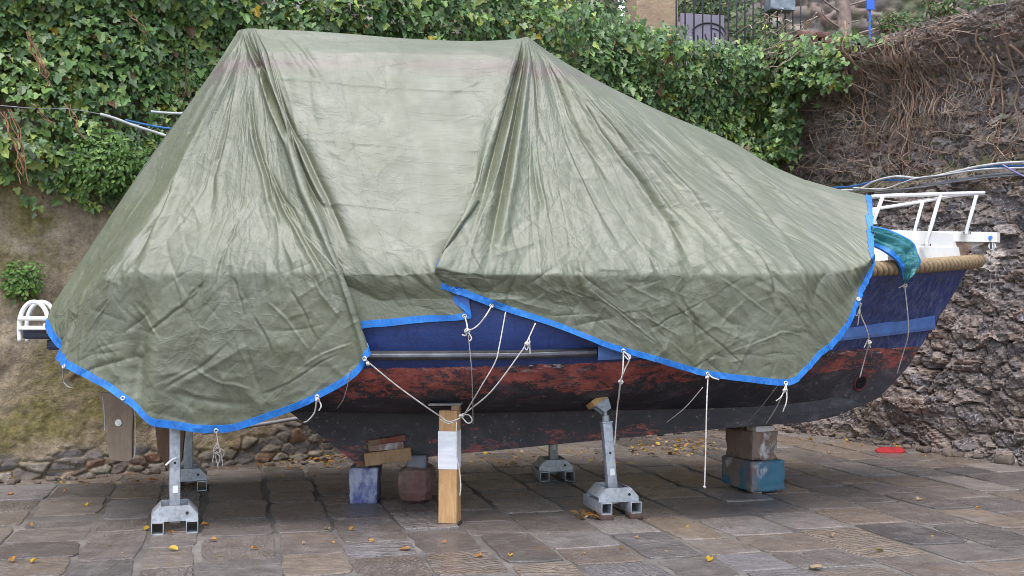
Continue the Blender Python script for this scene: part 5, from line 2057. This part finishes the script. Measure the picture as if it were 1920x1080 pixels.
def shrub(name, label, cat, centre, rad, n, seed, pal, size, nrm_bias, kind="oval", flat=1.0):
    r = np.random.default_rng(seed)
    d = r.normal(size=(n, 3))
    d /= np.linalg.norm(d, axis=1, keepdims=True)
    rr = r.uniform(0, 1, n) ** .45
    lump = 1 + .35 * fbm(d[:, 0] * 2.5 + 9, d[:, 2] * 2.5 + d[:, 1] * 2, 3, seed)
    pos = np.asarray(centre) + d * (rr * lump)[:, None] * np.asarray(rad)
    nrm = d * .6 + np.asarray(nrm_bias) + r.normal(0, .4, (n, 3))
    tip = r.normal(0, .6, (n, 3)) + d * .8 - np.array([0, 0, .2])
    sz = size * r.uniform(.6, 1.35, n)
    pal = np.array(pal)
    col = pal[r.integers(0, len(pal), n)] * r.uniform(.7, 1.3, (n, 1))
    rt = root(name, np.asarray(centre) - [0, 0, rad[2]], label, cat)
    V, Fc, C = leaf_field(kind, pos, nrm, tip, sz, col)
    mk("foliage", V, [Fc], M_LEAF, rt, {"col": C})
    mb = MB()
    for k in range(9):
        e = np.asarray(centre) + r.normal(0, .45, 3) * np.asarray(rad)
        s0 = np.asarray(centre) + np.array([0, 0, -rad[2] * .9]) + np.array([-WN[0] * rad[1] * .7, -WN[1] * rad[1] * .7, 0])
        mb.tube(smooth_path([s0, (s0 + e) / 2 + r.normal(0, .02, 3), e], 12), .0045, 5)
    mb.build("stem", bpy.data.materials["ivy_stem"], rt, smooth=True)
    return rt


BRIGHT = [(.1, .2, .03), (.14, .26, .045), (.07, .15, .03), (.17, .28, .06)]
a_, z_ = left_wall_px(192, 300, .3)
shrub("shrub", "bright green small leaved shrub growing from the wall below the cables", "shrub", left_pt(np.array([a_]), np.array([z_]), np.array([.3]))[0], (.27, .2, .25), 1500, 61, BRIGHT, .034, (WN[0], WN[1], .5))
a_, z_ = left_wall_px(40, 528, .1)
shrub("wall_plant", "small bright green plant rooted in the bare wall above the stern ladder", "plant", left_pt(np.array([a_]), np.array([z_]), np.array([.1]))[0], (.15, .1, .16), 420, 62, BRIGHT, .036, (WN[0], WN[1], .5))
a_, z_ = left_wall_px(285, 330, .25)
shrub("shrub", "yellowish green bush beside the tarp's left slope", "shrub", left_pt(np.array([a_]), np.array([z_]), np.array([.25]))[0], (.2, .15, .2), 600, 63, BRIGHT[:3] + [(.05, .12, .03)], .036, (WN[0], WN[1], .5))


def trail(name, label, pxs, n, seed, right=False, size=.045):
    """A trailing ivy strand with its own leaves."""
    r = np.random.default_rng(seed)
    q = []
    for px, py in pxs:
        if right:
            b, z = right_wall_px(px, py, .3)
            q.append(right_pt(np.array([b]), np.array([z]), np.array([.3]))[0])
        else:
            a, z = left_wall_px(px, py, .1)
            q.append(left_pt(np.array([a]), np.array([z]), np.array([.1]))[0])
    path = smooth_path(q, 30)
    rt = root(name, path[-1], label, "ivy strand", "trailing ivy strands")
    mb = MB()
    mb.tube(path, .004, 5)
    mb.build("stem", bpy.data.materials["ivy_stem"], rt, smooth=True)
    i = r.integers(0, len(path), n)
    pos = path[i] + r.normal(0, .035, (n, 3))
    nw = np.array([WN[0], WN[1], .5])
    V, Fc, C = leaf_field("ivy", pos, nw + r.normal(0, .4, (n, 3)), np.array([0, 0, -1]) + r.normal(0, .5, (n, 3)), size * r.uniform(.7, 1.3, n), ivy_colors(n, pos[:, 0], pos[:, 2], r, 1.15))
    mk("foliage", V, [Fc], M_LEAF, rt, {"col": C})


trail("ivy_strand", "ivy strand trailing over bare wall left of the tarp slope", [(135, 352), (150, 365), (170, 380), (188, 388)], 60, 71)
trail("ivy_strand", "single short ivy sprig on bare wall at far left", [(48, 370), (55, 380), (64, 392)], 14, 72, size=.05)


def corner_ivy():
    r = np.random.default_rng(77)
    P_, N_ = [], []
    for (px, py, sx, sy, n) in ((1540, 108, 45, 26, 280), (1500, 150, 35, 30, 300), (1555, 150, 30, 16, 100), (1485, 95, 36, 30, 380), (1610, 74, 44, 12, 60), (1476, 230, 14, 60, 220), (1470, 285, 14, 16, 90)):
        x = px + r.normal(0, .5, n) * sx
        y = py + r.normal(0, .5, n) * sy
        for i in range(n):
            b, z = right_wall_px(x[i], y[i], .35)
            b = max(b, -.1)
            P_.append(right_pt(np.array([b]), np.array([z]), np.array([.2 + r.uniform(0, .35)]))[0])
    P_ = np.array(P_)
    n = len(P_)
    nw = np.array([RN[0] * .6, RN[1] * .6 - .4, .5])
    V, Fc, C = leaf_field("ivy", P_, nw + r.normal(0, .45, (n, 3)), np.array([0, 0, -1]) + r.normal(0, .5, (n, 3)), .055 * r.uniform(.7, 1.3, n), ivy_colors(n, P_[:, 0], P_[:, 2], r, 1.1))
    o = mk("corner_ivy", V, [Fc], M_LEAF, None, {"col": C}, origin=P_[0])
    tag(o, "loose ivy patch with bare twigs in the wall corner", "ivy", kind="stuff")


corner_ivy()
for k, (px, py, lab) in enumerate(((1740, 6, "bright green tuft on the bank's top edge above the hanging vines"), (1850, 2, "small green tuft on the bank edge at far right"), (1650, 36, "yellow green tuft on the bank beside the blue board"))):
    b_, z_ = right_wall_px(px, py, .1)
    shrub("grass_tuft", lab, "plant", right_pt(np.array([b_]), np.array([z_]), np.array([-.1]))[0], (.24, .2, .1), 200, 80 + k, [(.07, .14, .03), (.1, .19, .04), (.16, .2, .05), (.05, .1, .03)], .042, (RN[0], RN[1], .6))

# ------------------------------------------------------------------ dry vines on the rock wall
def vines():
    r = np.random.default_rng(9)
    mats = [simple("vine_brown", (.27, .175, .125), .85, .2, var=.5, scale=3), simple("vine_grey", (.4, .31, .24), .85, .2, var=.45, scale=3)]
    mbs = [MB(), MB()]

    def strand(px0, py0, px1, py1, rad, wob, off0, off1, which=0, n=9, curl=0.0):
        b0, z0 = right_wall_px(px0, py0, .25)
        b1, z1 = right_wall_px(px1, py1, .25)
        q = []
        ph = r.uniform(0, 6)
        for i in range(n):
            t = i / (n - 1)
            b = b0 + (b1 - b0) * t + r.normal(0, wob) + curl * math.sin(math.pi * t)
            z = z0 + (z1 - z0) * t + r.normal(0, wob * .6)
            o = off0 + (off1 - off0) * t + r.normal(0, .02)
            q.append(right_pt(np.array([b]), np.array([z]), np.array([max(o, .02) + float(roff(b, z))]))[0])
        path = smooth_path(q, 4 * n)
        mbs[which].tube(path, np.linspace(rad * .75, rad * .35, len(path)), 5)

    for k in range(58):                    # the hanging curtain
        x = r.normal(1668, 30)
        strand(x + r.normal(14, 12), r.uniform(55, 130), x + r.normal(-4, 10), r.uniform(200, 345), r.uniform(.003, .007), .022, .12, .05, int(r.uniform() < .4))
    for k in range(70):                    # thinner curtain to both sides
        x = r.choice([1600, 1715, 1740, 1780])
        x = r.normal(x, 22)
        y = r.uniform(60, 200)
        strand(x, y, x + r.normal(-10, 22), y + r.uniform(60, 180), r.uniform(.0025, .0055), .035, .1, .04, int(r.uniform() < .5))
    for k in range(34):                     # mat of roots over the top edge
        x = r.uniform(1600, 1990)
        y = 95 - (x - 1600) * .24 + r.normal(0, 16)
        dx = r.uniform(50, 170)
        strand(x, y, x - dx, y + dx * r.uniform(.05, .55), r.uniform(.003, .008), .03, .10, .06, int(r.uniform() < .35))
    for k in range(60):                    # stray arcs across the face
        x, y = r.uniform(1520, 1960), r.uniform(90, 310)
        an = r.uniform(.2, 2.8)
        L = r.uniform(60, 170)
        strand(x, y, x + L * math.cos(an), min(345, y + L * math.sin(an)), r.uniform(.003, .0065), .02, .08, .06, int(r.uniform() < .5), curl=r.normal(0, .14))
    for k in range(11):                    # woody main stems
        x, y = r.uniform(1560, 1900), r.uniform(40, 110)
        dx = r.normal(-30, 60)
        strand(x, y, x + dx, y + r.uniform(140, 260), r.uniform(.011, .019), .022, .09, .03, int(r.uniform() < .5), 10, r.normal(0, .1))
        for q in range(5):
            t = r.uniform(.2, .9)
            strand(x + dx * t, y + 200 * t, x + dx * t + r.normal(0, 60), y + 200 * t + r.uniform(-20, 90), r.uniform(.004, .007), .02, .09, .05, 1, 6)
    for k in range(34):                    # yellowish tangle in the corner
        x, y = r.uniform(1490, 1590), r.uniform(190, 330)
        an = r.uniform(-.6, 3.4)
        L = r.uniform(30, 100)
        strand(x, y, x + L * math.cos(an), min(338, y + L * math.sin(an)), r.uniform(.003, .006), .03, .14, .1, 1, 7, r.normal(0, .12))
    for k in range(26):                    # bare branches crossing the corner ivy
        x, y = r.uniform(1480, 1600), r.uniform(30, 110)
        strand(x, y, x - r.uniform(30, 110), y + r.uniform(20, 110), r.uniform(.005, .010), .03, .5, .45, 1, 7)
    o = mbs[0].build("dry_vines", mats[0], None, smooth=True, origin=right_pt(np.array([1.0]), np.array([2.4]), np.array([.2]))[0])
    tag(o, "tangle of bare brown vines hanging down the rock wall", "vines", kind="stuff")
    mbs[1].build("pale_stems", mats[1], o, smooth=True)
    n = 420
    px, py = r.uniform(1500, 1960, n), r.uniform(40, 335, n)
    pos = []
    for i in range(n):
        b, z = right_wall_px(px[i], py[i], .25)
        b = max(b, -.05)
        pos.append(right_pt(np.array([b]), np.array([z]), np.array([float(roff(b, z)) + r.uniform(.02, .12)]))[0])
    pos = np.array(pos)
    col = np.array([(.2, .12, .07), (.3, .2, .12), (.13, .08, .05), (.1, .14, .04)])[r.integers(0, 4, n)] * r.uniform(.7, 1.2, (n, 1))
    V, Fc, C = leaf_field("oval", pos, np.array([RN[0], RN[1], .4]) + r.normal(0, .6, (n, 3)), np.array([0, 0, -1]) + r.normal(0, .6, (n, 3)), .04 * r.uniform(.5, 1.4, n), col)
    mk("withered_leaves", V, [Fc], M_LEAF, o, {"col": C})


vines()

# ------------------------------------------------------------------ cables and pipes on the walls
CG = "cables clipped along the walls"


def cable(label, pxs, r, m, right=True, off=.22, cat="cable", name="cable"):
    q = []
    for px, py in pxs:
        if right:
            b, z = right_wall_px(px, py, off)
            q.append(right_pt(np.array([b]), np.array([z]), np.array([max(off, float(roff(b, z)) + .03)]))[0])
        else:
            a, z = left_wall_px(px, py, off)
            q.append(left_pt(np.array([a]), np.array([z]), np.array([off]))[0])
    mb = MB()
    mb.tube(smooth_path(q, 60), r, 8)
    o = mb.build(name, m, None, smooth=True, origin=q[0])
    tag(o, label, cat, CG if cat == "cable" else None)


M_CW = simple("pale_cable", (.5, .5, .5), .5, var=.25, bump=.05)
M_CG = simple("grey_cable", (.25, .245, .25), .5, var=.3, bump=.05)
M_CB = simple("blue_cable", (.03, .14, .36), .5, var=.3, bump=.05)
M_CP = simple("violet_cable", (.2, .17, .36), .5, var=.3, bump=.05)
cable("uppermost pale cable running along the mossy ledge of the rock wall", [(1575, 357), (1610, 355), (1640, 340), (1680, 331), (1730, 334), (1790, 322), (1830, 313), (1880, 306), (1935, 303)], .011, M_CW, off=.33)
cable("blue cable twisted under the uppermost pale one on the rock wall", [(1560, 352), (1600, 349), (1650, 338), (1690, 338), (1745, 333), (1800, 323), (1850, 313), (1935, 310)], .009, M_CB, off=.32)
cable("pale cable sagging below the bundle, behind the pulpit rail", [(1600, 352), (1625, 354), (1660, 354), (1695, 342), (1720, 334), (1770, 328), (1840, 318), (1935, 314)], .008, M_CW, off=.34)
cable("lower grey conduit on the rock wall, just above the pulpit rail", [(1640, 362), (1700, 355), (1760, 343), (1810, 336), (1860, 328), (1935, 322)], .013, M_CG, off=.30)
cable("grey wire below the conduit near the pulpit's top rail", [(1580, 361), (1650, 358), (1720, 352), (1790, 341), (1860, 332), (1935, 327)], .007, M_CG, off=.31)
cable("violet cable branching steeply downward at the right frame edge", [(1880, 309), (1895, 318), (1910, 326), (1940, 340)], .008, M_CP, off=.35)
cable("grey pipe stub poking from the ivy in the wall corner", [(1445, 191), (1490, 188), (1530, 185), (1550, 188), (1560, 196)], .017, M_CG, right=False, off=.14, cat="pipe", name="pipe")
cable("thin pale pipe low in the wall corner beside the ivy", [(1478, 301), (1510, 298), (1536, 295)], .012, M_CW, right=False, off=.14, cat="pipe", name="pipe")
cable("pale grey pipe slanting out of the ivy behind the tarp's left slope", [(188, 214), (215, 222), (250, 235), (300, 251), (360, 270)], .0115, M_CW, right=False, off=.42, cat="pipe", name="pipe")
cable("twin pale cable among ivy beside the tarp's upper left slope", [(283, 209), (300, 211), (340, 213), (420, 216)], .010, M_CW, right=False, off=.42)
cable("thin blue line just under the twin pale cable", [(235, 225), (270, 233), (310, 240), (380, 246)], .008, M_CB, right=False, off=.42)
cable("thin grey wire strung through the ivy at far left", [(-60, 196), (0, 198), (60, 203), (125, 204), (190, 214)], .0032, M_CG, right=False, off=.42)
cable("long grey pipe low on the wall, seen under the stern", [(380, 812), (440, 803), (500, 794), (560, 784), (640, 772)], .016, M_CG, right=False, off=.12, cat="pipe", name="pipe")

# ------------------------------------------------------------------ above the wall: railing, pier, panel, back wall
def above():
    a_first = left_wall_px(1268, 60, -.35)[0]
    rt_a = np.arange(a_first, 8.6, .1235)
    base = left_pt(np.array([a_first]), np.array([TOPZ]), np.array([-.35]))[0]
    fence = root("iron_railing", base, "dark iron railing of slim upright bars above the ivy", "railing")
    m = simple("dark_iron", (.045, .047, .05), .6, .4, metal=.3, var=.3)
    bar = None
    for i, a in enumerate(rt_a):
        p = left_pt(np.array([a]), np.array([TOPZ - .1]), np.array([-.35]))[0]
        if bar is None:
            mb = MB()
            mb.tube([p, p + [0, 0, 1.75]], .0085, 8)
            bar = mb.build("bar", m, fence, smooth=True)
            p_first = p
        else:
            c = bar.copy()
            COL.objects.link(c)
            c.parent = fence
            c.location = tuple(np.array(bar.location) + (p - p_first))
    for z in (TOPZ + .02, TOPZ + 1.58):
        mb = MB()
        a, b = left_pt(np.array([a_first - .05, 8.6]), np.array([z, z]), np.array([-.35, -.35]))
        d = b - a
        mb.box((a + b) / 2, (np.linalg.norm(d), .03, .012), Matrix.Rotation(math.atan2(d[1], d[0]), 3, 'Z'), .002)
        mb.build("rail", m, fence)
    # stone pier
    pm = Mat("tan_plaster", rough=.85)
    pm.set("Base Color", pm.mix(pm.ramp(pm.noise(4, 7, None, .65), [(.45, 0.0), (.65, .8)]), pm.ramp(pm.noise(2, 6), [(.3, (.3, .22, .14)), (.7, (.4, .31, .2))]), (.26, .15, .11)))
    pm.bump(pm.noise(12, 8, None, .7), .5, .03)
    p0 = at(1221, 75, 12.9)
    pier = root("stone_pier", (p0[0], p0[1], TOPZ), "tan plastered stone pier behind the iron railing", "pier")
    mb = MB()
    mb.box([p0[0], p0[1] + .27, TOPZ + 1.0], (.53, .53, 2.3), RZ(.3), .02, jitter=.01)
    mb.build("shaft", pm.m, pier)
    mb = MB()
    mb.box([p0[0], p0[1] + .27, TOPZ + 2.2], (.66, .66, .12), RZ(.3), .015)
    mb.build("capstone", pm.m, pier)
    # grey violet panel with an arched drawing
    p1, p2 = at(1276, 60, 12.8), at(1358, 60, 12.8)
    z0, z1 = 3.95, at(1300, 24, 12.8)[2]
    pan = root("panel", ((p1[0] + p2[0]) / 2, 12.8, 3.8), "grey violet panel with a dark arched drawing, behind the railing", "panel")
    mb = MB()
    mb.prism([[p1[0], 12.8, 3.8], [p2[0], 12.8, 3.8], [p2[0], 12.8, z1 - .03], [p1[0], 12.8, z1]], np.zeros(3), np.array([0, .03, 0]))
    mb.build("board", simple("violet_board", (.2, .18, .23), .6, var=.15, scale=4), pan)
    mb = MB()
    an = np.linspace(math.pi * .02, math.pi * .86, 24)
    cx, cz = at(1328, 90, 12.8)[0], at(1328, 66, 12.8)[2]
    arc = np.stack([cx + .20 * np.cos(an), np.full(24, 12.795), cz + .14 * np.sin(an)], 1)
    mb.tube(arc, .010, 6)
    arc2 = np.stack([cx + .02 + .15 * np.cos(an[:14]), np.full(14, 12.795), cz - .02 + .10 * np.sin(an[:14])], 1)
    mb.tube(arc2, .006, 6)
    for px, pa, pb in ((1299, 60, 80), (1308, 66, 90), (1322, 64, 74), (1340, 62, 88)):
        mb.tube([at(px, pa, 12.795), at(px + 3, pb, 12.795)], .008, 6)
    mb.build("arched_drawing", simple("dark_drawing", (.035, .035, .045), .7, var=.2, bump=0), pan)
    # grey box, white post, blue board
    q = at(1466, 6, 12.6)
    loose("meter_box", "light grey blue metal box behind the railing's right end", "box", None, q + [0, .1, .1], (.3, .18, .34), RZ(.2), simple("grey_blue_metal", (.2, .235, .27), .5), .01, 0)
    q = at(1165, 0, 12.7)
    mb = MB()
    mb.tube([[q[0], q[1], TOPZ - .1], [q[0], q[1], 4.9]], .04, 12)
    tag(mb.build("white_post", M_WHITE, None, smooth=True, origin=(q[0], q[1], TOPZ)), "white post behind the railing, left of the tan pier", "post")
    q = at(1632, 8, 11.6)
    mb = MB()
    mb.box([q[0], q[1], q[2] + .08], (.085, .02, .28), RZ(.2), .004)
    mb.tube([[q[0], q[1] + .02, TOPZ], [q[0], q[1] + .02, q[2] + .2]], .012, 8)
    tag(mb.build("blue_board", simple("bright_blue", (.03, .13, .55), .45, var=.12), None, origin=(q[0], q[1], TOPZ)), "small bright blue board standing on the bank above the vines", "board")
    # red brick stump
    bmats = Mat("red_brick", rough=.85)
    bmats.set("Base Color", bmats.ramp(bmats.noise(7, 6, None, .7), [(.3, (.1, .05, .042)), (.55, (.18, .085, .07)), (.75, (.26, .19, .16))]))
    bmats.bump(bmats.noise(20, 8), .6, .02)
    mb = MB()
    r = np.random.default_rng(4)
    c = at(1540, 55, 12.0)
    for row in range(9):
        for col in range(2):
            mb.box([c[0] + (col - 1) * .2 + (row % 2) * .08 + r.normal(0, .012), c[1] + r.normal(0, .03), TOPZ - .15 + row * .07], (r.uniform(.12, .2), .16, .062), RZ(r.normal(.1, .12)), .01, jitter=.014)
    tag(mb.build("brick_stump", bmats.m, None, origin=(c[0], c[1], TOPZ)), "broken red brick pier end at the corner above the ivy", "brickwork")
    q = at(1580, 30, 12.1)
    mb = MB()
    mb.tube(smooth_path([[q[0], q[1], TOPZ - .1], [q[0] + .02, q[1], 4.3], [q[0] - .03, q[1], 5.0], [q[0] + .05, q[1], 5.6]], 30), np.linspace(.09, .06, 31)[:len(smooth_path([[0, 0, 0], [0, 0, 1], [0, 0, 2], [0, 0, 3]], 30))], 10)
    tr = root("bare_tree", (q[0], q[1], TOPZ), "pale grey bare trunk rising from the bank beside the brick stump", "tree")
    mb.build("trunk", simple("grey_bark", (.26, .2, .17), .9, .2, var=.35, scale=14, bump=.6, bscale=25), tr, smooth=True)
    mb = MB()
    for k in range(16):
        s0 = np.array([q[0] + .01, q[1], 4.2 + k * .085])
        e = s0 + [r.normal(0, .35), r.normal(-.1, .2), r.uniform(.1, .5)]
        mb.tube(smooth_path([s0, (s0 + e) / 2 + r.normal(0, .05, 3), e], 10), np.linspace(.014, .004, 11)[:len(smooth_path([s0, s0 + 1, e], 10))], 5)
    mb.build("branches", bpy.data.materials["grey_bark"], tr, smooth=True)
    # far rubble wall
    u = np.arange(-7, 13, .045)
    z = np.arange(TOPZ - .2, 8.2, .045)
    U, Z = np.meshgrid(u, z)
    f1, f2, idr, dx, dy = voronoi(U / .3 + .3 * fbm(U * 2, Z * 2, 2, 301), Z / .16 + .3 * fbm(U * 2.5, Z * 2.5, 2, 302), 33, .9)
    off = .1 * sstep(0, .3, f2 - f1) * (.4 + .6 * idr) + .08 * fbm(U, Z, 3, 305)
    V = np.stack([U, 15.6 + .12 * U - off, Z], -1)
    bw = Mat("rubble", rough=.85)
    c = bw.ramp(bw.attr("tint"), [(0, (.08, .07, .065)), (.3, (.16, .135, .12)), (.6, (.24, .2, .17)), (.8, (.2, .13, .105)), (1, (.33, .3, .27))])
    c = bw.mix(bw.math('SUBTRACT', 1.0, bw.attr("gap")), c, (.1, .08, .065))
    bw.set("Base Color", bw.mix(bw.ramp(bw.noise(1.2, 6, None, .65), [(.5, 0.0), (.62, .7)]), c, (.065, .085, .03)))
    bw.bump(bw.noise(14, 8, None, .7), .6, .03)
    o = mk("back_wall", V.reshape(-1, 3), [grid_faces(len(z), len(u))], bw.m, None, {"tint": idr.ravel(), "gap": sstep(.03, .12, f2 - f1).ravel()}, smooth=True)
    tag(o, "pale rubble wall far behind the railing", "wall")
    # shrubs between
    for k, (px, py, Y, rx, rz_) in enumerate(((1415, 70, 12.9, .42, .38), (1110, 20, 12.4, .4, .4), (960, 5, 12.4, .5, .4), (1330, 5, 14.5, .5, .3))):
        lab = ["loose green bush behind the railing's right half", "green bush behind the railing's left end", "dark green bush topping the ivy above the right peak", "faint green bush against the far rubble wall"][k]
        shrub("bush", lab, "bush", at(px, py, Y), (rx, .3, rz_), 700 if k != 2 else 1100, 400 + k, [(.07, .13, .035), (.11, .17, .06), (.05, .09, .035), (.16, .2, .06)], .06, (0, -1, .5))


above()

# ------------------------------------------------------------------ fallen leaves
M_FALL = leaf_mat("fallen_leaf", .5)


def fallen():
    r = np.random.default_rng(31)
    Y_, O_, B_ = (.62, .4, .03), (.45, .2, .04), (.45, .33, .2)
    spots = [(1333, 1050, Y_, 1.2, "largest bright yellow leaf, front centre right"), (1542, 1069, B_, 1.4, "big pale beige leaf at the front edge"), (770, 1032, O_, 1.3, "orange yellow leaf on a dark slab before the timber prop"),
             (905, 1046, O_, .9, None), (957, 1047, Y_, .9, None), (159, 949, Y_, 1.0, "yellow leaf on the slabs left of the stern stand"), (334, 1035, Y_, 1.1, "yellow leaf in front of the stern jack stand"),
             (395, 1015, O_, .9, None), (470, 1032, O_, .9, None), (618, 997, B_, .8, None), (655, 998, O_, .8, None), (23, 1058, O_, 1.1, None), (58, 1059, Y_, 1.0, None), (26, 929, O_, .8, None),
             (1719, 941, B_, 1.0, None), (1561, 1010, B_, 1.0, None), (1828, 957, O_, .8, None), (1641, 1036, (.16, .12, .03), .9, None), (280, 992, Y_, 1.1, None), (376, 988, O_, 1.0, None),
             (325, 1003, O_, .8, None), (572, 1021, B_, .7, None), (690, 1018, O_, .8, None), (838, 1020, O_, .7, None), (1190, 1010, B_, .8, None), (1090, 1043, B_, .7, None), (1463, 867, Y_, 1.2, "yellow leaf lying on the paint splashed block"),
             (1165, 1030, O_, .7, None), (60, 990, O_, .7, None), (118, 925, O_, .7, None), (478, 905, Y_, .8, None), (525, 895, Y_, .8, None), (545, 880, O_, .8, None), (590, 893, O_, .7, None), (1310, 880, O_, .8, None), (1255, 870, Y_, .7, None),
             (1620, 838, Y_, .9, None), (1585, 832, Y_, .9, None), (1735, 858, Y_, .8, None), (1550, 852, O_, .8, None), (1680, 840, Y_, .8, None), (1470, 905, O_, .7, None), (1130, 880, O_, .8, None), (1160, 872, Y_, .8, None), (940, 868, Y_, .9, None), (880, 868, Y_, .9, None)]
    tv, tf = leaf_template("oval")
    for px, py, col, sc, lab in spots:
        p = on_ground(px, py)
        z = .012
        if (px, py) == (1463, 867):
            p = np.array([cn[0] + ex[0] * .235 + ey[0] * .05, cn[1] + ex[1] * .235 + ey[1] * .05, 0])
            z = .237
        n = np.array([[r.normal(0, .2), r.normal(-.15, .2), 1.0]])
        an = r.uniform(0, 6.28)
        V, Fc, C = leaf_field("oval", np.array([[p[0], p[1], z]]), n, np.array([[math.cos(an), math.sin(an), .1]]), np.array([.05 * sc]), np.array([col]) * r.uniform(.8, 1.1))
        V[:, 2] = np.maximum(V[:, 2], z - .006)
        V[2:, 2] += .012 * r.uniform(0, 1, len(V) - 2)
        o = mk("fallen_leaf", V, [Fc], M_FALL, None, {"col": C}, origin=V[0])
        tag(o, lab or "small fallen leaf lying on the damp paving", "leaf", "fallen leaves scattered on the paving")
    # litter drifts
    P_, Cc = [], []
    for (x0, x1, y0, y1, n, flat) in ((1180, 1340, 826, 856, 150, 0), (480, 640, 850, 880, 110, 0), (1085, 1125, 962, 975, 36, 0), (900, 1180, 846, 880, 60, 0), (330, 370, 908, 920, 20, 0), (640, 760, 852, 870, 30, 0), (1480, 1700, 818, 838, 40, 0), (0, 300, 895, 915, 26, 0), (100, 1850, 890, 1075, 110, 1)):
        px, py = r.uniform(x0, x1, n), r.uniform(y0, y1, n)
        for i in range(n):
            q = on_ground(px[i], py[i])
            P_.append([q[0], q[1], r.uniform(.008, .03) if not flat else .009])
            Cc.append(np.array([Y_, O_, B_, (.2, .12, .06), (.3, .17, .05)][r.integers(0, 5)]) * r.uniform(.6, 1.1))
    n = len(P_)
    sz = .05 * r.uniform(.5, 1.2, n)
    sz[-110:] *= .35
    V, Fc, C = leaf_field("oval", np.array(P_), np.array([0, 0, 1.0]) + r.normal(0, .35, (n, 3)), r.normal(0, 1, (n, 3)) * [1, 1, .2], sz, np.array(Cc))
    V[:, 2] = np.maximum(V[:, 2], .006)
    o = mk("leaf_litter", V, [Fc], M_FALL, None, {"col": C}, origin=V[0])
    tag(o, "drifts of small yellow and brown leaf litter under the boat", "leaf litter", kind="stuff")


fallen()
# rubble and small stones at the wall's foot
def foot_stones():
    r = np.random.default_rng(55)
    m = Mat("foot_stone", rough=.8)
    m.set("Base Color", m.ramp(m.noise(7, 7, None, .7), [(.3, (.06, .05, .045)), (.55, (.15, .115, .09)), (.75, (.24, .19, .16))]))
    m.bump(m.noise(30, 7, None, .7), .6, .02)
    mb = MB()
    for k in range(190):
        if r.uniform() < .6:
            a = r.uniform(-2, 7.6)
            p = left_pt(np.array([a]), np.array([0.0]), np.array([.08 + abs(r.normal(0, .07))]))[0]
        else:
            b = r.uniform(0, 4.5)
            p = right_pt(np.array([b]), np.array([0.0]), np.array([float(roff(b, .1)) + .02 + abs(r.normal(0, .06))]))[0]
        s = r.lognormal(-3.25, .45)
        mb.box(p + [0, 0, s * .3], (s * 1.4, s, s * .7), np.array(Matrix.Rotation(r.uniform(0, 3), 3, 'Z') @ Matrix.Rotation(r.normal(0, .3), 3, 'X')), s * .22, jitter=s * .2)
    o = mb.build("rubble", m.m, None, smooth=True, origin=left_pt(np.array([2.0]), np.array([0.0]), np.array([.1]))[0])
    tag(o, "loose stones and rubble along the foot of the walls", "rubble", kind="stuff")


foot_stones()
